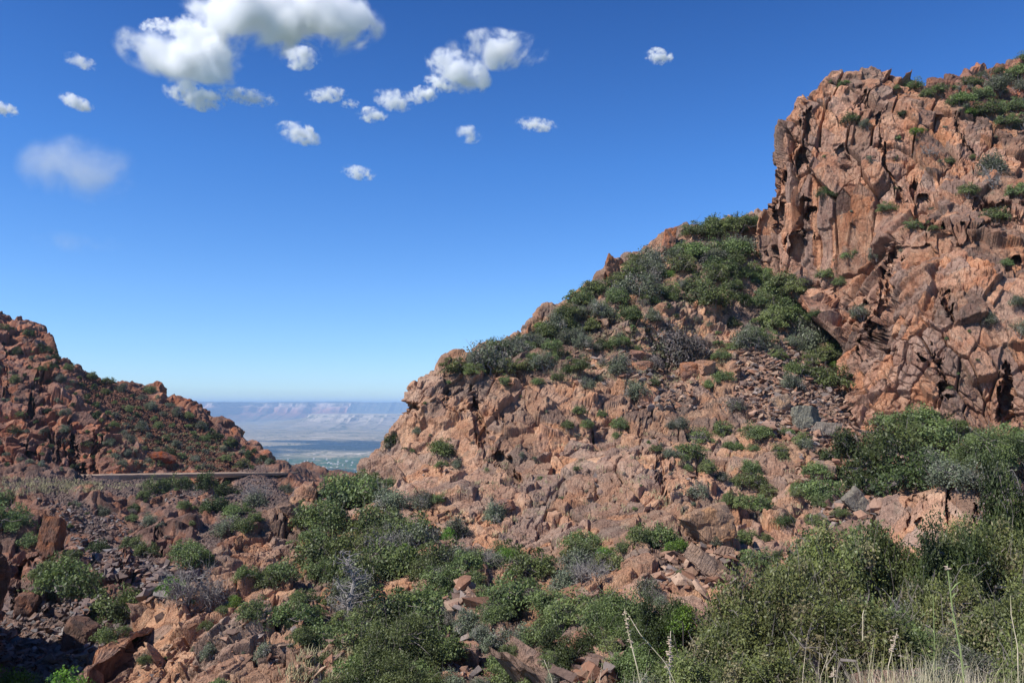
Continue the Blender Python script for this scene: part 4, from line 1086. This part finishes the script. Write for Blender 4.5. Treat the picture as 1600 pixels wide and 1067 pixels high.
BOULDERS = [ # x, y(base), width px, height px, tilt, material, label
 (1256, 668, 42, 34, 10, (0.27, 0.25, 0.19), 'rounded greenish grey boulder at the foot of the rubble gully'),
 (1285, 676, 44, 18, 12, (0.30, 0.25, 0.20), 'flat grey boulder beside the greenish boulder below the gully'),
 (80, 862, 30, 58, 8, (0.22, 0.105, 0.065), 'tall reddish rock pillar standing on the slope below the road'),
 (1112, 838, 66, 56, -12, (0.42, 0.26, 0.165), 'big pale pink block above the long dark slab'),
 (1108, 896, 86, 30, 34, (0.36, 0.24, 0.17), 'long tilted slab with a dark shaded underside'),
 (1336, 798, 30, 38, -30, (0.30, 0.26, 0.20), 'leaning grey slab left of the pale rock ledge'),
 (1002, 562, 40, 14, 10, (0.36, 0.19, 0.13), 'flat red slab lying on top of a stack on the upper ledges'),
 (1000, 578, 42, 16, -4, (0.38, 0.20, 0.13), 'lower red slab of the stack on the upper ledges'),
 (1010, 632, 30, 24, 5, (0.44, 0.25, 0.17), 'rounded salmon boulder on top of the pink rock face'),
 (1290, 748, 34, 30, 0, (0.40, 0.26, 0.18), 'salmon boulder half hidden behind green shrub below the gully'),
 (1216, 640, 32, 24, -8, (0.42, 0.28, 0.19), 'tan boulder embedded in the rubble gully'),
 (484, 812, 38, 26, 10, (0.44, 0.27, 0.18), 'pale boulder at the left edge of the central thicket'),
 (455, 806, 34, 22, -12, (0.42, 0.25, 0.165), 'pinkish boulder left of the pale boulder by the thicket'),
 (46, 962, 36, 40, 6, (0.19, 0.105, 0.075), 'reddish block with shaded side in the shady gorge'),
 (122, 1010, 40, 40, 14, (0.17, 0.105, 0.08), 'brown leaning block beside the grey talus'),
 (900, 960, 52, 20, 20, (0.42, 0.24, 0.16), 'long red slab in the rubble below the rock face'),
 (915, 1000, 56, 22, -14, (0.40, 0.26, 0.18), 'pale slab in the rubble near the bottom edge'),
 (880, 1050, 48, 34, -24, (0.40, 0.25, 0.17), 'tilted pink slab at the bottom edge of the rubble'),
 (722, 1040, 44, 44, 8, (0.42, 0.25, 0.17), 'squarish pink block at the bottom between two shrubs'),
 (790, 795, 26, 18, 0, (0.40, 0.22, 0.15), 'small loose pink block under the grey-green shrub on the face'),
 (668, 782, 20, 14, 0, (0.34, 0.16, 0.10), 'small red stone beside shrubs on the left of the rock face'),
 (1080, 590, 40, 26, 0, (0.33, 0.17, 0.11), 'dark red block below the brown half-bare shrub'),
 (1106, 584, 26, 24, 6, (0.46, 0.26, 0.17), 'bright salmon block right of the dark red block'),
 (958, 434, 22, 36, -5, (0.36, 0.18, 0.11), 'upright red rock spire on the skyline of the rocky hill'),
 (1046, 392, 26, 44, 6, (0.36, 0.17, 0.105), 'tallest red rock spire on the skyline below the cliff'),
 (826, 520, 8, 16, 0, (0.36, 0.18, 0.11), 'thin little rock spike on the skyline left of the shrubs'),
 (1466, 180, 12, 14, 0, (0.40, 0.20, 0.12), 'small round boulder perched on the rim behind the cliff'),
 (250, 720, 30, 16, 0, (0.24, 0.085, 0.05), 'dark red rock heap above the road'),
 (130, 984, 30, 16, 20, (0.33, 0.29, 0.26), 'pale grey slab lying on the talus'),
 (1135, 870, 28, 20, 20, (0.40, 0.25, 0.17), 'pink block at the upper end of the long dark slab')]
for i, (x, y, w, h_, tilt, c, lab) in enumerate(BOULDERS):
    hit = shoot(x, y)
    if hit is None: continue
    k = hit[0].y / F_PX
    V = rock(500 + i, ICO3, 5)
    V = V * np.array([w * k * 0.62, min(w, h_) * k * 0.62, h_ * k * 0.62])
    V = V + (0.03 * max(w, h_) * k * fbm(V / (w * k * 0.25), 600 + i, 4))[:, None] * V / (np.linalg.norm(V, axis=-1, keepdims=True) + 1e-6)
    nm = 'rock_spire' if 'sp' in lab.split('rock ')[-1][:3] else ('rock_slab' if 'slab' in lab[:20] else 'boulder')
    c = tuple(v * 0.92 for v in c)
    pal = (tuple(min(1, v * 1.2) for v in c), c, tuple(v * m for v, m in zip(c, (0.85, 0.65, 0.55))), (0.09, 0.065, 0.055))
    mt = rock_material('stone', pal, 0.3, size=0.8, lichen=0.4)
    bl = blocks(V, (0.9, 0.9, 0.7), rot('Y', 20), 700 + i)
    V = V * (1 + 0.035 * bl[0])[:, None]
    at = np.stack([np.full(len(V), 0.5), bl[2], np.zeros(len(V))], -1)
    o = mesh_np(nm, V, ICF3, mt, attr={'blk': at})
    o.location = hit[0] + Vector((0, 0, h_ * k * 0.36)); o.rotation_euler = (0, math.radians(tilt), random.uniform(-0.2, 0.2))
    tag(o, lab, 'rock')

# ------------------------------------------------------------------ dry grass
def blades(roots, n_each, h0, h1, wid, r, lean=0.5, spread=0.16):
    VV = []
    for p in roots:
        k = n_each
        a = r.uniform(0, 2 * math.pi, k); hh = r.uniform(h0, h1, k); ln_ = r.uniform(0.05, lean, k) * hh
        bx = p[0] + r.normal(size=k) * h1 * spread; by = p[1] + r.normal(size=k) * h1 * spread
        dx, dy = np.cos(a), np.sin(a)
        z0 = np.full(k, p[2]) - 0.03
        sx, sy = -dy * wid, dx * wid
        q = [(bx - sx, by - sy, z0), (bx + sx, by + sy, z0), (bx + dx * ln_ * 0.35 + sx * .8, by + dy * ln_ * 0.35 + sy * .8, z0 + hh * 0.6), (bx + dx * ln_ * 0.35 - sx * .8, by + dy * ln_ * 0.35 - sy * .8, z0 + hh * 0.6)]
        VV.append(np.stack([np.stack(v, -1) for v in q], 1).reshape(-1, 3))
        q2 = [q[3], q[2], (bx + dx * ln_ + sx * .2, by + dy * ln_ + sy * .2, z0 + hh), (bx + dx * ln_ - sx * .2, by + dy * ln_ - sy * .2, z0 + hh)]
        VV.append(np.stack([np.stack(v, -1) for v in q2], 1).reshape(-1, 3))
    V = np.concatenate(VV); return V, np.arange(len(V)).reshape(-1, 4)
def roots_in(poly, n, only=None):
    xs = [p[0] for p in poly]; ys = [p[1] for p in poly]; out = []; tr = 0
    while len(out) < n and tr < n * 6:
        tr += 1
        x, y = random.uniform(min(xs), max(xs)), random.uniform(min(ys), max(ys))
        if inside(x, y, poly):
            h = shoot(x, y, only)
            if h: out.append(h[0])
    return out
T = NT('dry_grass'); oi = T.coord()
T.surface(T.mix(T.noise(oi, 2.0, 3), (0.50, 0.42, 0.27), (0.24, 0.25, 0.10)), 0.9, None, 0.1); M_grass = T.m
R_ = roots_in([(830, 540), (1100, 500), (1150, 560), (1100, 600), (860, 600)], 420) + roots_in([(600, 720), (1300, 640), (1300, 850), (600, 850)], 220) + roots_in([(500, 990), (560, 1000), (540, 1067), (440, 1067)], 120) + roots_in([(860, 480), (1150, 380), (1200, 480), (900, 540)], 300)
V, F = blades(R_, 22, 0.10, 0.45, 0.016, rng, 1.2, 0.6)
tag(mesh_np('hill_grass', V, F, M_grass), kind='stuff')
R_ = roots_in([(0, 745), (110, 750), (250, 760), (120, 770), (0, 775)], 160) + roots_in([(200, 640), (400, 710), (380, 735), (160, 735)], 200)
V, F = blades(R_, 20, 0.2, 0.7, 0.035, rng, 1.2, 0.8)
tag(mesh_np('slope_grass', V, F, M_grass), kind='stuff')
# long pale grass at the roadside, close to the camera
T = NT('straw'); oi = T.coord()
T.surface(T.mix(T.step(T.noise(oi, 6.0, 3), 0.35, 0.65), (0.60, 0.50, 0.36), (0.32, 0.30, 0.15)), 0.85, None, 0.15); M_straw = T.m
def near_pt(x, y, D): return unproject(x, y, D)
R_ = []
for _ in range(150):
    x = random.gauss(1430, 60); D = random.uniform(3.6, 5.4); R_.append(near_pt(x, 1130 + random.uniform(0, 60), D))
for _ in range(120):
    x = random.uniform(1250, 1640); D = random.uniform(3.8, 6.0); R_.append(near_pt(x, 1160, D))
for _ in range(30):
    x = random.gauss(1000, 60); D = random.uniform(3.6, 5.0); R_.append(near_pt(x, 1180, D))
V, F = blades(R_, 12, 0.12, 0.42, 0.0012, rng, 0.7)
tag(mesh_np('roadside_grass', V, F, M_straw), kind='stuff')
# single tall stalks
T = NT('stalk_green'); T.surface((0.22, 0.27, 0.10), 0.8); M_stalk = T.m
T = NT('seed_head'); T.surface(T.mix(T.noise(T.coord(), 60, 3), (0.36, 0.26, 0.18), (0.52, 0.42, 0.32)), 0.9); M_seed = T.m
def stalk(name, px, D, r0, mat, label, heads=(), leaves=0):
    """px: line of pixels from foot to tip at distance D"""
    P = np.array([near_pt(x, y, D + 0.05 * i) for i, (x, y) in enumerate(px)])
    n = len(P); t = np.linspace(0, n - 1, n * 5)
    Q = np.stack([np.interp(t, range(n), P[:, k]) for k in range(3)], -1)
    root = bpy.data.objects.new(name, None); COL.objects.link(root); root.location = Q[0]
    Ql = Q - Q[0]
    paths = [(Ql, np.linspace(r0, r0 * 0.45, len(Ql)))]
    V, F = tubes(paths, 5); mesh_np('stem', V, F, mat, root)
    lv = []
    for i in range(leaves):
        q = Ql[int((0.15 + 0.7 * i / max(1, leaves)) * len(Ql))]
        a = random.uniform(0, 6.28); L_ = random.uniform(0.03, 0.07)
        e = q + np.array([math.cos(a) * L_, math.sin(a) * L_, L_ * random.uniform(0.2, 0.9)])
        V, F = tubes([(np.array([q, (q + e) / 2 + [0, 0, 0.008], e]), np.array([0.0015, 0.005, 0.0005]))], 4)
        lv.append((V, F))
    if lv:
        b = 0; VV = []; FF = []
        for V, F in lv: VV.append(V); FF.append(F + b); b += len(V)
        mesh_np('leaves', np.concatenate(VV), np.concatenate(FF), mat, root)
    VV, FF, b = [], [], 0
    for frac0, frac1, cnt, sz in heads:
        for _ in range(cnt):
            q = Ql[min(len(Ql) - 1, int(random.uniform(frac0, frac1) * (len(Ql) - 1)))]
            PV, PF = protos[random.randrange(8)]
            V = PV * sz * random.uniform(0.6, 1.3) + q + rng.normal(size=3) * sz * 0.9
            VV.append(V); FF.append(PF + b); b += len(V)
    if VV: mesh_np('seed_head', np.concatenate(VV), np.concatenate(FF), M_seed, root)
    tag(root, label, 'plant stem', 'tall stalks at the roadside')
stalk('flower_stalk', [(1512, 1110), (1500, 1010), (1488, 950), (1480, 880)], 4.6, 0.006, M_stalk, 'tall green stalk with a pale bud at its tip', [(0.96, 1.0, 7, 0.010)], 10)
stalk('flower_stalk', [(1458, 1110), (1460, 1000), (1458, 930)], 4.8, 0.003, M_stalk, 'thin green stalk left of the tall budded stalk', [], 5)
stalk('dry_stalk', [(1010, 1110), (995, 1040), (982, 990), (976, 950)], 4.2, 0.004, M_straw, 'straw coloured stalk with seeds, tallest at the bottom centre', [(0.55, 1.0, 34, 0.007)])
stalk('dry_stalk', [(1050, 1110), (1046, 1040), (1048, 985)], 4.4, 0.004, M_straw, 'shorter seeded stalk right of the tallest straw stalk', [(0.4, 1.0, 40, 0.009)])
stalk('dry_stalk', [(1075, 1110), (1040, 1035), (1000, 990), (985, 965)], 4.3, 0.003, M_straw, 'bare bent straw stalk crossing between the seeded stalks')
stalk('dry_stalk', [(1305, 1110), (1303, 1060), (1302, 1040)], 4.4, 0.0035, M_straw, 'short seed stalk at the bottom edge before the thicket', [(0.3, 1.0, 20, 0.007)])
stalk('dry_stalk', [(1385, 1110), (1388, 1040), (1402, 985)], 4.4, 0.0035, M_straw, 'bushy-headed seed stalk left of the pale grass clump', [(0.75, 1.0, 24, 0.008)])
stalk('dry_stalk', [(1348, 1000), (1348, 960), (1350, 952)], 9, 0.006, M_straw, 'thin pale twig standing out of the olive thicket')
stalk('dry_stalk', [(1592, 1110), (1590, 1010), (1580, 960), (1579, 930)], 4.6, 0.003, M_straw, 'thin white twig at the far right of the thicket')
stalk('dry_stalk', [(1535, 1110), (1528, 1050)], 4.4, 0.003, M_straw, 'short pale stalk right of the tall budded stalk')
stalk('dry_stalk', [(868, 1110), (862, 1060), (850, 1030)], 4.2, 0.003, M_straw, 'leaning bare stalk at the bottom left of the stalks')

# dead snag in the central thicket
hit = shoot(548, 975)
k = hit[0].y / F_PX; r_ = np.random.default_rng(5)
base = np.array([0, 0, -0.4]); H = 105 * k
paths = []
trunk = np.array([base, [-0.1, 0, H * 0.3], [0.15, 0.1, H * 0.6], [-0.15, 0, H * 0.85], [-0.55, 0.1, H]])
paths.append((trunk, np.array([0.16, 0.13, 0.10, 0.06, 0.02])))
for i in range(46):
    f_ = r_.uniform(0.15, 1.0); z = f_ * H
    p0 = np.array([np.interp(z, trunk[:, 2], trunk[:, c]) for c in range(3)])
    a = r_.uniform(0, 6.28); L_ = H * r_.uniform(0.15, 0.42) * (1.15 - f_ * 0.7)
    e = p0 + np.array([math.cos(a), math.sin(a), r_.uniform(-0.1, 0.8)]) * L_
    Q = wiggle(p0, e, 6, 0.5, r_); paths.append((Q, np.linspace(0.045, 0.01, 6)))
    for _ in range(4):
        j = r_.integers(2, 6); paths.append((wiggle(Q[j], Q[j] + r_.normal(size=3) * L_ * 0.3, 4, 0.5, r_), np.linspace(0.018, 0.006, 4)))
root = bpy.data.objects.new('dead_tree', None); COL.objects.link(root); root.location = hit[0]
V, F = tubes(paths[:1], 7); mesh_np('trunk', V, F, M_dead, root)
V, F = tubes(paths[1:], 4); mesh_np('branches', V, F, M_dead, root)
tag(root, 'bleached dead tree standing bare in the central thicket', 'tree')
